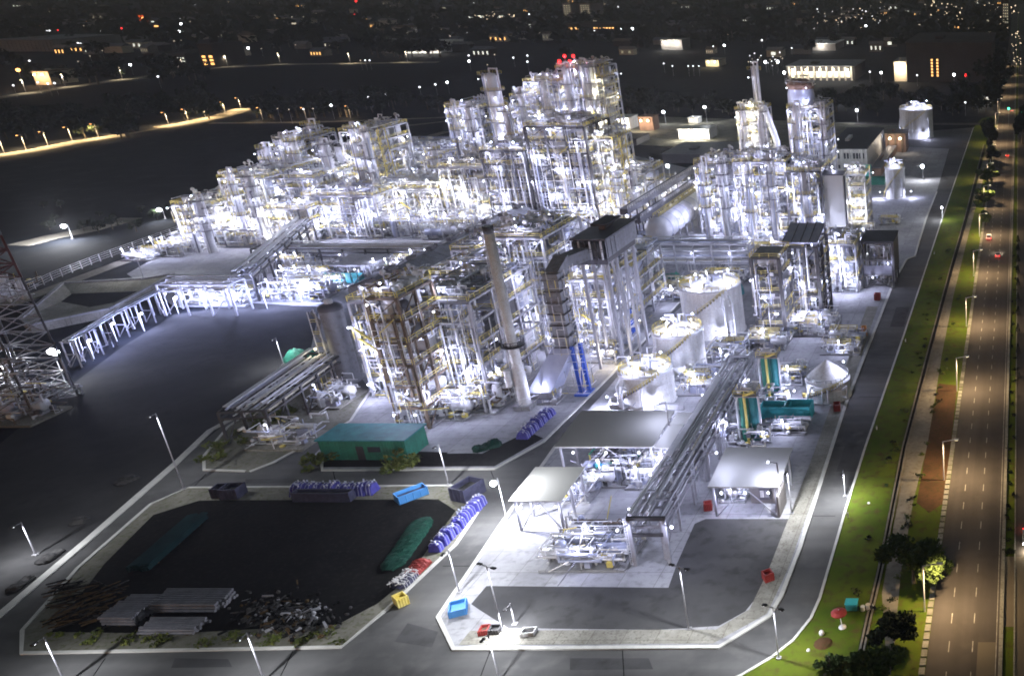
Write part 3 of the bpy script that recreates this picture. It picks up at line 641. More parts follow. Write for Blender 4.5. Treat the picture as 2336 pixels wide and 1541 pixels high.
# slim columns poking above the decks
for i, (x, yt, yb) in enumerate([(520, 392, 560), (563, 398, 560), (604, 334, 512), (638, 312, 512), (664, 318, 512), (735, 325, 512), (800, 288, 512), (826, 296, 512), (880, 338, 482), (930, 334, 482), (985, 338, 482), (450, 455, 575), (420, 462, 575)]):
    column('slim silver column with ringed platforms rising out of the left complex', x, 7 + i % 3 * 3, yt, yb, 900 + i, plats=5, lamps=3, m=['clad', 'white', 'galv'][i % 3], name='slim_column', rail=['yellow', 'white'][i % 2])['group'] = 'slim columns of the left complex'
for i, (x, yt, yb) in enumerate([(1030, 236, 462), (1064, 240, 462), (1152, 250, 462), (1184, 208, 452), (1236, 176, 448), (1288, 150, 442), (1326, 142, 442), (1344, 148, 442), (1405, 384, 522), (1440, 386, 522)]):
    column('slim silver column with ringed platforms rising out of the main complex', x, 7 + i % 3 * 3, yt, yb, 930 + i, plats=6, lamps=3, m=['clad', 'white', 'galv'][i % 3], name='slim_column', rail=['yellow', 'white'][i % 2])['group'] = 'slim columns of the main complex'
for i, (x, yt, yb) in enumerate([(1690, 246, 492), (1734, 250, 492), (1812, 240, 492), (1872, 242, 492), (1600, 366, 548), (1642, 368, 548), (1700, 362, 570), (1752, 360, 570), (1832, 386, 570)]):
    column('slim silver column with ringed platforms among the right hand units', x, 6 + i % 3 * 3, yt, yb, 950 + i, plats=5, lamps=3, m=['clad', 'white', 'galv'][i % 3], name='slim_column', rail=['yellow', 'white'][i % 2])['group'] = 'slim columns of the right hand units'
# bright ground level skids in front of the far complex
sk = [('wide equipment skid of white pipework at the foot of the left complex', 480, 610, 566, 8, 7), ('equipment skid of pale pipes beside the crossing pipe rack', 640, 740, 545, 9, 6),
      ('equipment skid crowded with drums in front of the lift tower module', 745, 850, 540, 10, 8), ('equipment skid with white drums under the flat topped module', 855, 960, 545, 11, 8),
      ('equipment skid of tangled pale pipes left of the white stack', 965, 1090, 548, 12, 9), ('equipment skid of pale pipes at the foot of the dark gridded frame', 1130, 1240, 556, 11, 8),
      ('equipment skid behind the boiler house', 1250, 1330, 545, 11, 8), ('small bright skid at the far left corner of the yard', 275, 345, 596, 9, 3),
      ('small bright skid of valves beside the left end unit', 345, 420, 588, 14, 6), ('equipment skid below the low yellow block', 1395, 1480, 540, 12, 7)]
for i, (l, a, c, yb, dp, hh) in enumerate(sk): skid(l, a, c, yb, dp, hh, 60 + i, lamps=3, lp=900, n=6, dens=1.2, pm=YL if i % 2 else PIPEM)
# ------------------------------------------------------------------ far right units
tower('narrow yellow decked tower carrying the slim chimney', 1680, 1738, 254, 480, 14, 9, 51, vessels=5, lamps=12, dens=1.2, pm=YL, lcol=(1, .95, .78))
column('slim pale chimney rising above the narrow yellow tower', 1719, 8, 150, 470, 52, plats=2, name='chimney', cat='chimney', lamps=3, m='white', full=False)
tower('pale right hand tower with a smooth round drum on its roof', 1796, 1880, 250, 480, 18, 9, 53, vessels=6, lamps=13, dens=1.2)
Y0 = gy(480) + 5; h = hgt(gy(480), 252); r = (xat(1860, Y0, h) - xat(1800, Y0, h)) / 2; x = xat(1830, Y0, h)
t = thing('roof_drum', 'big round drum with a brown cap on top of the pale right hand tower', 'drum', (x, Y0, h))
b = MB(); b.lathe((x, Y0, h), [(r * .7, .4), (r, 2), (r, 6), (r * .9, 8)], 'clad_blue', 24); b.build('drum_shell', t)
b = MB(); b.lathe((x, Y0, h), [(r * .98, 8), (r, 8.3), (r, 10), (r * .6, 11.2), (0, 11.8)], 'brick', 24); b.build('drum_cap', t)
b = MB(); b.rail([(x + r * 1.05 * cos(i * .5), Y0 + r * 1.05 * sin(i * .5), h + 10) for i in range(14)], 'white', step=1.4); pipe_maze(b, (x - r, x + r, Y0 - r, Y0 + r, h + 9, h + 13), 14, random.Random(7)); b.build('handrail', t)
for a in (4.2, 5.2): lamp_part(t, (x + r * 1.2 * cos(a), Y0 + r * 1.2 * sin(a), h + 9), (cos(a), sin(a), 0), 500)
t = thing('flue_duct', 'thick bent pale duct sloping down between the two right hand towers', 'duct', G(1785, 480))
ya = gy(480); za = hgt(ya, 252); zb = hgt(ya, 390); b = MB()
b.path([(xat(1728, ya, za - 2), ya, za - 2), (xat(1744, ya, za + 1), ya, za + 1), (xat(1772, ya, (za + zb) / 2), ya, (za + zb) / 2), (xat(1784, ya, zb), ya, zb), (xat(1790, ya, 4), ya, 4)], 1.25, 'clad', 14); b.build('duct', t)
b = MB(); b.path([(xat(1740, ya, za - 12), ya - 2, za - 12), (xat(1776, ya, zb), ya - 2, zb), (xat(1776, ya, 3), ya - 2, 3)], .7, 'clad_blue', 10); b.build('side_pipe', t)
tower('low silver block left of the narrow yellow tower', 1584, 1682, 378, 535, 20, 5, 54, vessels=6, lamps=9, dens=1.1)
tower('bright middle block in front of the narrow yellow tower', 1672, 1790, 372, 556, 18, 6, 55, vessels=7, lamps=12, dens=1.1, nx=3)
tower('open bay frame of pipes left of the tall blank slab', 1792, 1872, 392, 556, 16, 5, 56, steel='steel_dark', vessels=6, lamps=9, dens=1., nx=2)
Y0 = gy(552); h = hgt(Y0, 400); x0, x1 = xat(1876, Y0, h), xat(1922, Y0, h)
t = thing('slab_casing', 'tall blank pale grey slab casing beside the right hand towers', 'casing', ((x0 + x1) / 2, Y0 + 3, 0))
b = MB(); b.box(x0, x1, Y0, Y0 + 6, 0, h, 'roof_white'); b.box(x0 - .3, x1 + .3, Y0 - .3, Y0 + 6.3, h, h + .5, 'grey_dark'); b.build('casing', t)
b = MB(); b.box(x1, x1 + .5, Y0 + 1, Y0 + 2, 0, h * .98, 'grey_dark'); b.build('cable_riser', t)
lamp_part(t, (x0 + 3, Y0 - 1, 2), (0, -1, 0), 900); lamp_part(t, (x0 - 1, Y0 - 1, h + 1), (-1, 0, 0), 700)
tower('slim yellow pipe tower right of the tall blank slab', 1926, 1972, 400, 530, 12, 5, 57, vessels=3, lamps=6, dens=1.1, pm=YL)
tower('open pipe frame in front of the tall blank slab', 1872, 1950, 560, 668, 16, 3, 58, vessels=5, lamps=6, dens=1.1, nx=2)
tower('square dark ladder frame standing over the tank yard', 1712, 1776, 590, 780, 11, 5, 59, steel='steel_dark', vessels=3, lamps=5, dens=.35, nx=1, ny=1, deck=.9, brace=0, lp=500, crown=False, fill=.1)
tower('dark purple pipe tower with a slanted roof over the yellow skids', 1800, 1862, 565, 742, 14, 5, 70, steel='steel_dark', vessels=4, lamps=6, dens=1.1, nx=2, lp=500, crown=False)
Y0 = gy(742); h = hgt(Y0, 562); b = MB(); xa, xb = xat(1788, Y0, h), xat(1868, Y0, h)
t = thing('slanted_roof', 'slanted dark roof with blue underside on top of the purple pipe tower', 'roof', ((xa + xb) / 2, Y0 + 8, h))
b.beam((xa, Y0 + 1, h + 1.5), (xa, Y0 + 10, h + 3.2), .3, 'roof_black'); b.add([(xa, Y0 - 1, h + 1), (xb, Y0 - 1, h + 1), (xb, Y0 + 10, h + 3.6), (xa, Y0 + 10, h + 3.6), (xa, Y0 - 1, h + 1.4), (xb, Y0 - 1, h + 1.4), (xb, Y0 + 10, h + 4.), (xa, Y0 + 10, h + 4.)], [(3, 2, 1, 0), (4, 5, 6, 7), (0, 1, 5, 4), (1, 2, 6, 5), (2, 3, 7, 6), (3, 0, 4, 7)], 'clad_blue'); b.build('roof_sheet', t)
b = MB()
for k in range(5): b.beam((xa + (xb - xa) * k / 4, Y0 - 1.4, h + 1.5), (xa + (xb - xa) * k / 4, Y0 + 10.3, h + 4.2), .2, 'pipe_dark')
for k in range(2):
    for x in (xa, xb): b.beam((x, Y0 + 9.4 * k, h - .2), (x, Y0 + 9.4 * k, h + 1 + 2.4 * k), .35, 'steel_dark')
b.build('roof_beam', t)
# black roofed open shed at the right kerb
Y0 = gy(658); h = hgt(Y0, 552); x0, x1 = xat(1966, Y0, h), xat(2034, Y0, h)
t = thing('open_shed', 'tall open shed with a black flat roof beside the perimeter road', 'shed', ((x0 + x1) / 2, Y0 + 6, 0)); b = MB()
for x in (x0, x1):
    for yy in (Y0, Y0 + 6, Y0 + 12): b.beam((x, yy, 0), (x, yy, h), .5, 'steel_dark')
for z in (h * .3, h * .62, h - .3):
    b.beam((x0, Y0, z), (x1, Y0, z), .45, 'steel_dark'); b.beam((x1, Y0, z), (x1, Y0 + 12, z), .4, 'steel_dark')
b.beam((x0, Y0, 0), (x1, Y0, h * .3), .25, 'steel_dark'); b.beam((x1, Y0, 0), (x0, Y0, h * .3), .25, 'steel_dark'); b.build('steel_frame', t)
b = MB(); b.box(x0 - .6, x1 + .6, Y0 - .6, Y0 + 12.6, h, h + .4, 'roof_black'); b.build('roof', t); b = MB(); b.box(x1 + .2, x1 + .5, Y0, Y0 + 12, h * .3, h - .3, 'grey_dark'); b.box(x0 + .3, x1 - .3, Y0 + 1, Y0 + 11, h * .6, h * .63, 'grating'); b.box(x0, x1, Y0 - .25, Y0 - .1, h * .32, h * .5, 'grey_dark'); b.build('wall_panel', t)
b = MB(); pipe_maze(b, (x0 + .5, x1 - .5, Y0 + 1, Y0 + 10, .5, h * .9), 60, random.Random(3)); b.build('pipework', t)
for k in range(2): lamp_part(t, (x0 + 3 + 5 * k, Y0 - .2, h * (.28 + .3 * k)), (0, -1, 0), 600)
sk = [('yellow railed skid beside the black roofed shed', 1880, 1960, 668, 8, 5, 2), ('skid of bent white pipes on the paving behind the cone tank', 1800, 1900, 770, 12, 5, 2), ('low dull pipe skid between the bent white pipes and the perimeter road', 1870, 1960, 812, 14, 3, 1),
      ('dense grey pipe skid under the dark ladder frame', 1700, 1790, 800, 12, 5, 1), ('equipment skid in front of the dark purple pipe tower', 1800, 1870, 752, 5, 4, 1), ('pipe manifold skid beside the tall tanks', 1605, 1690, 840, 16, 4, 1),
      ('pipe manifold skid between the tanks and the overhead rack', 1540, 1640, 905, 12, 4, 1), ('white pipe skid between the green columns and the cone tank', 1770, 1830, 880, 8, 4, 1),
      ('pump skid under the pipe bridge beside the green tarpaulin', 1590, 1690, 655, 10, 4, 2), ('yellow railed skid right of the slab casing', 1930, 1985, 560, 14, 5, 2), ('low skid on the bay by the perimeter road', 2005, 2050, 515, 8, 3, 0),
      ('skid of white pipes under the bay frame', 1690, 1790, 590, 9, 6, 2), ('skid of silver pipes under the bay frame', 1795, 1875, 600, 9, 6, 2)]
for i, (l, a, c, yb, dp, hh, lm) in enumerate(sk): skid(l, a, c, yb, dp, hh, 80 + i, lamps=lm, lp=700, n=5, dens=1.5)
rack('dark gridded pipe bridge between the boiler and the right hand towers', G(1470, 622), G(1720, 622), 6, hgt(gy(622), 552), 4, 90, step=6, steel='steel', np_=5, lamps=3, lp=500)
rack('dark long pipe rack along the foot of the left complex', G(600, 606), G(1010, 606), 6, hgt(gy(606), 562), 3, 91, step=8, steel='steel_dark', np_=5, lamps=3, lp=400)
rack('dark diagonal pipe rack climbing from the settling basin into the left complex', G(570, 690), G(735, 530), 5, 9, 2, 92, step=9, steel='steel_dark', np_=5, lamps=2, lp=400, tray=True)
rack('short pipe rack on slim posts at the end of the settling basin', G(400, 712), G(560, 712), 6, 9.5, 2, 93, step=6, np_=4, lamps=3, lp=500)
# two enclosed conveyors and a great cylinder behind the pipe bridge
for lab, px, m, hh in (('upper dark enclosed conveyor running away behind the boiler house', 1426, 'grey_dark', 15), ('lower dark enclosed conveyor running away behind the boiler house', 1452, 'grey_dark', 12)):
    a = G(px, 585); t = thing('conveyor', lab, 'conveyor', a); b = MB(); X = a.x + 2; Ya = a.y; Yb = Ya + 75
    b.box(X - 1.4, X + 1.4, Ya, Yb, hh, hh + 2, m); b.build('gallery', t); b = MB()
    for k in range(7):
        for s in (-1.2, 1.2): b.beam((X + s, Ya + 2 + k * 12, 0), (X + s, Ya + 2 + k * 12, hh), .3, 'steel_dark')
    b.build('trestle', t); b = MB(); b.rail([(X + 1.5, Ya, hh + 1.8), (X + 1.5, Yb, hh + 1.8)], 'galv'); b.build('handrail', t)
a = G(1505, 570); t = thing('cylinder_drum', 'huge pale horizontal cylinder lying behind the pipe bridge', 'drum', a); b = MB(); r = 4.6
b.hdrum((a.x, a.y, 7), (a.x, a.y + 62, 7), r, 'clad', 28)
for k in range(10): b.hdrum((a.x, a.y + 3 + 6 * k, 7), (a.x, a.y + 3.35 + 6 * k, 7), r + .12, 'clad_blue', 28)
b.build('shell', t); b = MB()
for k in range(9): b.beam((a.x - 4, a.y + 4 + k * 7, 0), (a.x - 4, a.y + 4 + k * 7, 5), .6, 'steel'); b.beam((a.x + 4, a.y + 4 + k * 7, 0), (a.x + 4, a.y + 4 + k * 7, 5), .6, 'steel')
b.build('saddle', t); b = MB(); b.box(a.x - 1, a.x + 1, a.y + 1, a.y + 60, 7 + r + .2, 7 + r + .35, 'grating'); b.rail([(a.x - 1, a.y + 1, 11.9), (a.x - 1, a.y + 60, 11.9)]); b.rail([(a.x + 1, a.y + 1, 11.9), (a.x + 1, a.y + 60, 11.9)]); b.build('walkway', t)
for k in range(4): lamp_part(t, (a.x + 5.5, a.y + 6 + 15 * k, 10), (1, 0, 0), 110); lamp_part(t, (a.x - 6, a.y + 6 + 15 * k, 15), (1, 0, 0), 150)
# ------------------------------------------------------------------ boiler line in the middle
tower('front boiler frame with dark decks on tall legs', 834, 905, 682, 978, 12, 6, 101, steel='steel_rust', vessels=4, lamps=5, dens=1.2, deck=1., nx=1, ny=2, lp=380, rail='yellow', brace=.4, vm=['grey_dark', 'clad'], pm=['galv', 'steel', 'clad', 'steel_rust'], fill=.2)
tower('low silver frame behind the tall grey silo', 795, 862, 690, 905, 22, 5, 102, vessels=5, lamps=6, dens=1.4, lp=700, nx=2)
tower('long open boiler frame, nearest bay beside the white stack', 935, 1068, 690, 925, 28, 5, 103, vessels=8, lamps=7, dens=1.4, lp=800, nx=3, brace=.25, deck=.6)
tower('long open boiler frame, middle bay behind the white stack', 985, 1120, 630, 838, 26, 5, 104, vessels=8, lamps=8, dens=1.4, lp=850, nx=3, brace=.25)
tower('long open boiler frame, far bay beside the long gabled shed', 1030, 1165, 572, 762, 30, 5, 105, vessels=8, lamps=8, dens=1.4, lp=900, nx=3, brace=.25)
tower('square boiler block left of the vertical duct', 1120, 1235, 545, 800, 22, 6, 106, vessels=8, lamps=8, dens=1.4, lp=850, nx=3, steel='steel')
tower('open frame right of the vertical duct along the plant road', 1330, 1440, 610, 742, 22, 4, 107, vessels=6, lamps=6, dens=1., lp=700, nx=2)
tower('open frame under the boiler house beside the plant road', 1300, 1378, 640, 805, 20, 4, 108, vessels=6, lamps=5, dens=1.4, lp=600, nx=2)
tower('yellow railed frame at the corner below the boiler house', 1405, 1452, 575, 690, 12, 4, 109, vessels=3, lamps=5, dens=1., lp=480, pm=YL)
tower('low glazed control house with teal window strips under the long dark rack', 742, 842, 606, 648, 12, 2, 110, name='control_house', cat='control house', vessels=0, lamps=3, dens=.35, lp=450, crown=False, fill=1., rail=None, vm=['teal'])
Y0 = gy(649); b = MB(); q = bpy.data.objects['control_house']
for k in range(6): xx = xat(752 + 15 * k, Y0); b.box(xx, xx + 1.7, Y0 - .9, Y0 - .7, .8, 4.2, 'teal')
b.build('window', q)
for i, (l, a, c, yb, dp, hh) in enumerate([('yellow railed skid left of the glazed control house', 640, 735, 665, 12, 7), ('skid of pale tubes between the long dark rack and the diagonal rack', 610, 700, 625, 9, 6), ('skid of silver drums right of the glazed control house', 850, 930, 640, 10, 6), ('skid of pipes below the right end of the long dark rack', 930, 1030, 618, 10, 6)]):
    skid(l, a, c, yb, dp, hh, 190 + i, lamps=3, lp=700, n=6, dens=1.2, pm=YL)
# white stack
Y0 = gy(930); h = hgt(Y0, 517); x = xat(1112, Y0, h)
t = thing('white_stack', 'slim tall pale grey stack with a square foot standing in the boiler line', 'chimney', (x, Y0, 0)); b = MB()
b.lathe((x, Y0, 0), [(1.35, 0), (1.35, 8), (1.1, 11), (.98, h), (.8, h), (.8, h - 2)], 'white', 22); b.build('shell', t)
b = MB(); b.lathe((x, Y0, h * .36), [(1.3, 0), (2.5, 0), (2.5, .2), (1.3, .2)], 'steel_dark', 18); b.rail([(x + 2.4 * cos(i * .63), Y0 + 2.4 * sin(i * .63), h * .36 + .2) for i in range(11)], 'steel_dark', step=1.4); b.build('platform', t)
b = MB(); b.lathe((x, Y0, h - 1.4), [(.98, 0), (1.08, 0), (1.08, 1.5), (.8, 1.5)], 'steel_dark', 22); b.build('stack_rim', t)
b = MB(); b.box(x - 1.9, x + 1.9, Y0 - 1.9, Y0 + 1.9, 0, 1.2, 'concrete'); b.build('plinth', t)
b = MB(); 
for s in (-.3, .3): b.beam((x - 1.4, Y0 + s - .4, 2), (x - 1.2, Y0 + s - .4, h - 1), .1, 'galv')
for k in range(int(h)): b.beam((x - 1.35, Y0 - .7, 2 + k), (x - 1.35, Y0 - .1, 2 + k), .07, 'galv')
b.build('ladder', t); b = MB(); b.tube((x - 1.9, Y0 - 1.2, 6), (x - 1.9, Y0 - 1.2, 10), .8, 'white', 12); b.build('side_box', t)
# grey silo at the left
Y0 = gy(868); h = hgt(Y0, 700); x = xat(752, Y0, h); r = 46 * (Y0 * ct + 80 * st_) / FPX / 2
t = thing('grey_silo', 'tall smooth grey silo with a dark capped top beside the boiler frames', 'silo', (x, Y0, 0)); b = MB()
b.lathe((x, Y0, 0), [(r, 0), (r, h)], 'grey_panel', 30); b.build('shell', t); b = MB(); b.lathe((x, Y0, h), [(r + .15, -.6), (r + .15, .3), (r * .6, .9), (0, 1.1)], 'grey_dark', 30); b.lathe((x, Y0, h + .9), [(.9, 0), (.9, .9), (0, 1.1)], 'white', 10); b.build('silo_cap', t)
b = MB(); xx = x - r - 1.7
for s in (-.9, .9):
    for q in (-1, 1): b.beam((xx + s, Y0 + q, 0), (xx + s, Y0 + q, h * .95), .16, 'galv')
for k in range(6):
    z = h * .95 * k / 6; b.beam((xx, Y0 - 1 + 2 * (k % 2), z), (xx, Y0 + 1 - 2 * (k % 2), z + h * .158), .7, 'grating', .12); b.rail([(xx - .9, Y0 - 1, z), (xx + .9, Y0 - 1, z)], 'yellow', step=1)
b.build('stair', t); lamp_part(t, (xx, Y0 - 1.2, h * .5), (0, -1, 0), 160, (1, .9, .6))
# boiler house with its bent flue duct, hopper and blue legs
Yd = gy(893); hD = hgt(Yd, 616); xd = xat(1259, Yd, hD); wd_ = 2.1
Yb = gy(590, hD - 1); xb0 = xat(1312, Yb, hD); xb1 = xat(1384, Yb, hD)
t = thing('boiler_house', 'raised grey boiler house with a dark roof above the duct', 'boiler house', ((xb0 + xb1) / 2, Yb + 12, 0)); b = MB(); H0, H1 = hD - 2.5, hD + 3.6; L = 19
b.box(xb0, xb1, Yb, Yb + L, H0 + 1.5, H1, 'grey_panel')
for k in range(3): b.box(xb1, xb1 + .12, Yb + L * (k + .3) / 8, Yb + L * (k + .36) / 8, H0 + 1.6, H1, 'grey_dark')
b.box(xb0, xb1, Yb, Yb + .01, H0, H1, 'grey_dark'); b.box(xb0 + .5, xb1 - .5, Yb + .5, Yb + L - .5, H0, H0 + 1.5, 'steel_dark'); b.build('casing', t)
b = MB(); b.box(xb0 - .5, xb1 + .5, Yb - .5, Yb + L + .5, H1, H1 + .4, 'grey_dark'); b.box(xb0 + 2, xb1 - 1.6, Yb + 6, Yb + L - 4, H1 + 1.8, H1 + 2.3, 'roof_black'); b.box(xb0 + 3, xb1 - 3, Yb + 8, Yb + L - 6, H1 + .4, H1 + 1.8, 'grey_dark'); b.build('roof', t)
b = MB(); b.box(xb0 + .2, xb1 - .4, Yb - .35, Yb - .02, H0 + 2.2, H1 - .8, 'steel_dark')
for k in range(6): xx = xb0 + .4 + (xb1 - xb0 - 1) * k / 5; b.beam((xx, Yb - 1, H0 + 1.5), (xx, Yb - 1, H1), .35, 'galv' if k % 2 else 'steel_dark')
b.rail([(xb0 - .4, Yb - 1.4, H0 + 3), (xb1, Yb - 1.4, H0 + 3)], 'steel_dark'); b.build('louvre', t)
b = MB()
for xx in (xb0 + .8, xb1 - .8):
    for k in range(4): b.beam((xx, Yb + 1.2 + 5.4 * k, 0), (xx, Yb + 1.2 + 5.4 * k, H0), .6, 'steel')
for k in range(3): b.beam((xb1 - .8, Yb + 1.2 + 5.4 * k, 1), (xb1 - .8, Yb + 6.6 + 5.4 * k, H0), .3, 'steel')
b.build('support_leg', t)
t2 = thing('bent_flue_duct', 'square dark duct dropping from the boiler house into a grey hopper on blue legs', 'duct', (xd, Yd, 0)); b = MB()
xm = (xb0 + xb1) / 2 - 1.0
b.beam((xm, Yb - .4, hD + .6), (xd + .2, Yd + 5, hD + .4), 3.2, 'grey_panel', 2.8); b.beam((xd + .2, Yd + 5.4, hD + .9), (xd, Yd, hD - 1.5), 3.2, 'grey_panel', 2.8); b.beam((xd, Yd, hD - .6), (xd, Yd, 11), 3.4, 'grey_panel', 3.2)
b.build('duct', t2); b = MB()
for k in range(7): z = 12 + (hD - 14) * k / 6; b.box(xd - 2.05, xd + 2.05, Yd - 2, Yd + 2, z, z + .16, 'steel_dark')
b.build('duct_flange', t2); b = MB(); rr = random.Random(3)
for k in range(int(hD / 2)):
    z = 2 * k + 1
    for q in range(5):
        x = xd - 3.4 + q * 1.7
        if rr.random() < .8: b.beam((x, Yd - 3, z), (x + 1.7, Yd - 3, z), .1, rr.choice(SCF))
        if rr.random() < .8: b.beam((x, Yd - 3, z), (x, Yd - 3, z + 2), .1, rr.choice(SCF))
        if rr.random() < .7: b.beam((xd + 3.4, Yd - 3 + q * 1.5, z), (xd + 3.4, Yd - 3 + q * 1.5, z + 2), .1, rr.choice(SCF)); b.beam((xd + 3.4, Yd - 3 + q * 1.5, z), (xd + 3.4, Yd - 1.5 + q * 1.5, z), .1, rr.choice(SCF))
b.build('scaffold', t2)
xh = xd - 4.2; q = [(xd - 2.4, Yd - 2.2, 12), (xd + 2.4, Yd - 2.2, 12), (xd + 2.4, Yd + 2.2, 12), (xd - 2.4, Yd + 2.2, 12), (xh - 3, Yd - 7.5, 3.2), (xh + 2.4, Yd - 7.5, 3.2), (xh + 2.4, Yd - 1, 2.2), (xh - 3, Yd - 1, 2.2)]
b = MB(); b.add(q, [(3, 2, 1, 0), (4, 5, 6, 7), (0, 1, 5, 4), (1, 2, 6, 5), (2, 3, 7, 6), (3, 0, 4, 7)], 'clad_blue'); b.box(xh - 3.1, xh + 2.5, Yd - 7.6, Yd - 1, 1.6, 3, 'grey_panel'); b.build('hopper', t2)
b = MB()
for xx, yy in ((xd + 2.6, Yd - 2), (xd + 3.6, Yd)): b.beam((xx, yy, 0), (xx - .4, yy, 12.5), .75, 'blue')
b.beam((xd + 2.6, Yd - 2, 1), (xd + 3.6, Yd, 11), .3, 'blue'); b.box(xd + 1.2, xd + 4.4, Yd - 3, Yd + 1, .1, .6, 'blue'); b.build('support_leg', t2)
a = G(1430, 762); t = thing('blue_fan', 'blue blower casing standing beside the plant road', 'blower', a); b = MB()
b.box(a.x - 1.6, a.x + 1.6, a.y, a.y + 2.4, 0, 1.2, 'blue'); b.hdrum((a.x - .2, a.y - .2, 3.4), (a.x - .2, a.y + 2.2, 3.4), 1.9, 'blue', 18); b.beam((a.x + .9, a.y + 1, 3), (a.x + .9, a.y + 1, 7), 1.3, 'blue'); b.build('casing', t)
b = MB(); b.tube((a.x - 2.6, a.y + 1, 0), (a.x - 2.6, a.y + 1, 13), .5, 'clad', 10); b.build('vent_pipe', t)
# long gabled shed behind the boiler frames
a = G(806, 705); x0, x1 = a.x, a.x + 17; Ya, Yb2 = a.y, a.y + 96; ze, zr = 6.5, 9.6; xm = (x0 + x1) / 2
t = thing('long_shed', 'long gabled grey shed running away behind the boiler frames', 'shed', (xm, (Ya + Yb2) / 2, 0)); b = MB()
b.box(x0, x1, Ya, Yb2, 0, ze, 'grey_panel'); b.add([(x0, Ya, ze), (x1, Ya, ze), (xm, Ya, zr)], [(0, 1, 2)], 'grey_panel'); b.build('wall', t)
for s, xx, mm in ((-1, x0, 'roof_black'), (1, x1, 'grey_panel')):  # left slope darker: its shade, away from the lamps, is put into the colour
    b = MB(); e = xx + s * .7; b.add([(xm, Ya - .6, zr + .1), (xm, Yb2, zr + .1), (e, Yb2, ze - .1), (e, Ya - .6, ze - .1), (xm, Ya - .6, zr + .3), (xm, Yb2, zr + .3), (e, Yb2, ze + .1), (e, Ya - .6, ze + .1)], [(0, 1, 2, 3), (4, 5, 6, 7), (0, 4, 7, 3), (2, 3, 7, 6), (0, 1, 5, 4)], mm)
    for k in range(24): yy = Ya + 4 * k; b.beam((xm, yy, zr + .34), (e, yy, ze + .14), .14, mm, .1)
    b.build('roof', t)
b = MB()
for k in range(8): b.box(xm - .8, xm + .8, Ya + 6 + 11 * k, Ya + 9 + 11 * k, zr + .2, zr + 1.3, 'steel_dark')
b.build('ridge_vent', t)
b = MB(); b.box(xm - 2.5, xm + 2.5, Ya - .1, Ya - .02, 0, 4.6, 'steel_dark'); b.build('door', t)
lamp_part(t, (x1, Ya + 12, 8), (1, 0, 0), 500); lamp_part(t, (x1, Ya + 40, 8), (1, 0, 0), 500)
# low rack on the island in front, and small plant around the boiler line
rack('low dark pipe rack on the kerbed island before the grey silo', G(575, 1010), G(760, 868), 9, 7.5, 2, 120, step=7, steel='steel_dark', np_=9, lamps=1, lp=110, rail=None)
skid('dim skid of drums and valves under the low dark rack', 560, 690, 1030, 9, 5, 121, lamps=1, lp=90, rail=None, base='kerb', dens=.9)
skid('skid of grey pumps on the island beside the silo foot', 690, 775, 935, 10, 5, 122, lamps=1, lp=150, rail=None, base='kerb')
for i, (l, a, c, yb, dp, hh, lm) in enumerate([('skid of white pumps at the feet of the boiler frames', 925, 1060, 962, 9, 6, 3), ('dark skid of motors beside the yard drive', 1045, 1130, 948, 9, 6, 2), ('pale skid between the white stack and the boiler frames', 1075, 1165, 905, 12, 6, 3),
        ('skid of fans at the foot of the hopper', 1205, 1270, 925, 5, 4, 1), ('skid of pipes along the plant road under the boiler house', 1330, 1400, 830, 14, 4, 1), ('grey skid at the far end of the plant road', 1460, 1560, 690, 16, 4, 2), ('skid of pale valves at the corner of the diagonal rack', 600, 730, 690, 12, 6, 3), ('skid of pipes under the short rack', 430, 560, 700, 10, 4, 2)]):
    skid(l, a, c, yb, dp, hh, 130 + i, lamps=lm, lp=600, n=7, dens=1.7, pm=['steel_rust', 'pipe_dark', 'galv', 'timber', 'steel'] if 'dark skid' in l else PIPEM)
# ------------------------------------------------------------------ tanks, green columns, canopies on the tank yard
tank('largest white tank with yellow roof rails, furthest of the row of three', 1612, 138, 778, 668, 140, lp=900, lamps=4)
tank('middle white tank of the row of three with yellow roof rails', 1540, 112, 868, 770, 141, lp=900, lamps=4)
tank('nearest white tank of the row of three with yellow roof rails', 1462, 118, 938, 862, 142, lp=900, lamps=4)
tank('low pale tank with a wide plain cone roof beside the perimeter road', 1882, 100, 922, 880, 143, cone=4.5, lamps=2, lp=600, rich=False, rail='galv')
tank('slim white tank crowned with yellow rails near the office building', 2041, 44, 455, 385, 144, lp=800, lamps=3)
tank('far white tank lit at the head of the perimeter road', 2088, 76, 318, 252, 145, lp=1400, lamps=4, rail='white')
area('bund_wall', [(1388, 905), (1392, 935), (1560, 935), (1560, 930), (1400, 928), (1396, 905)], 'concrete', 1.3, 0)
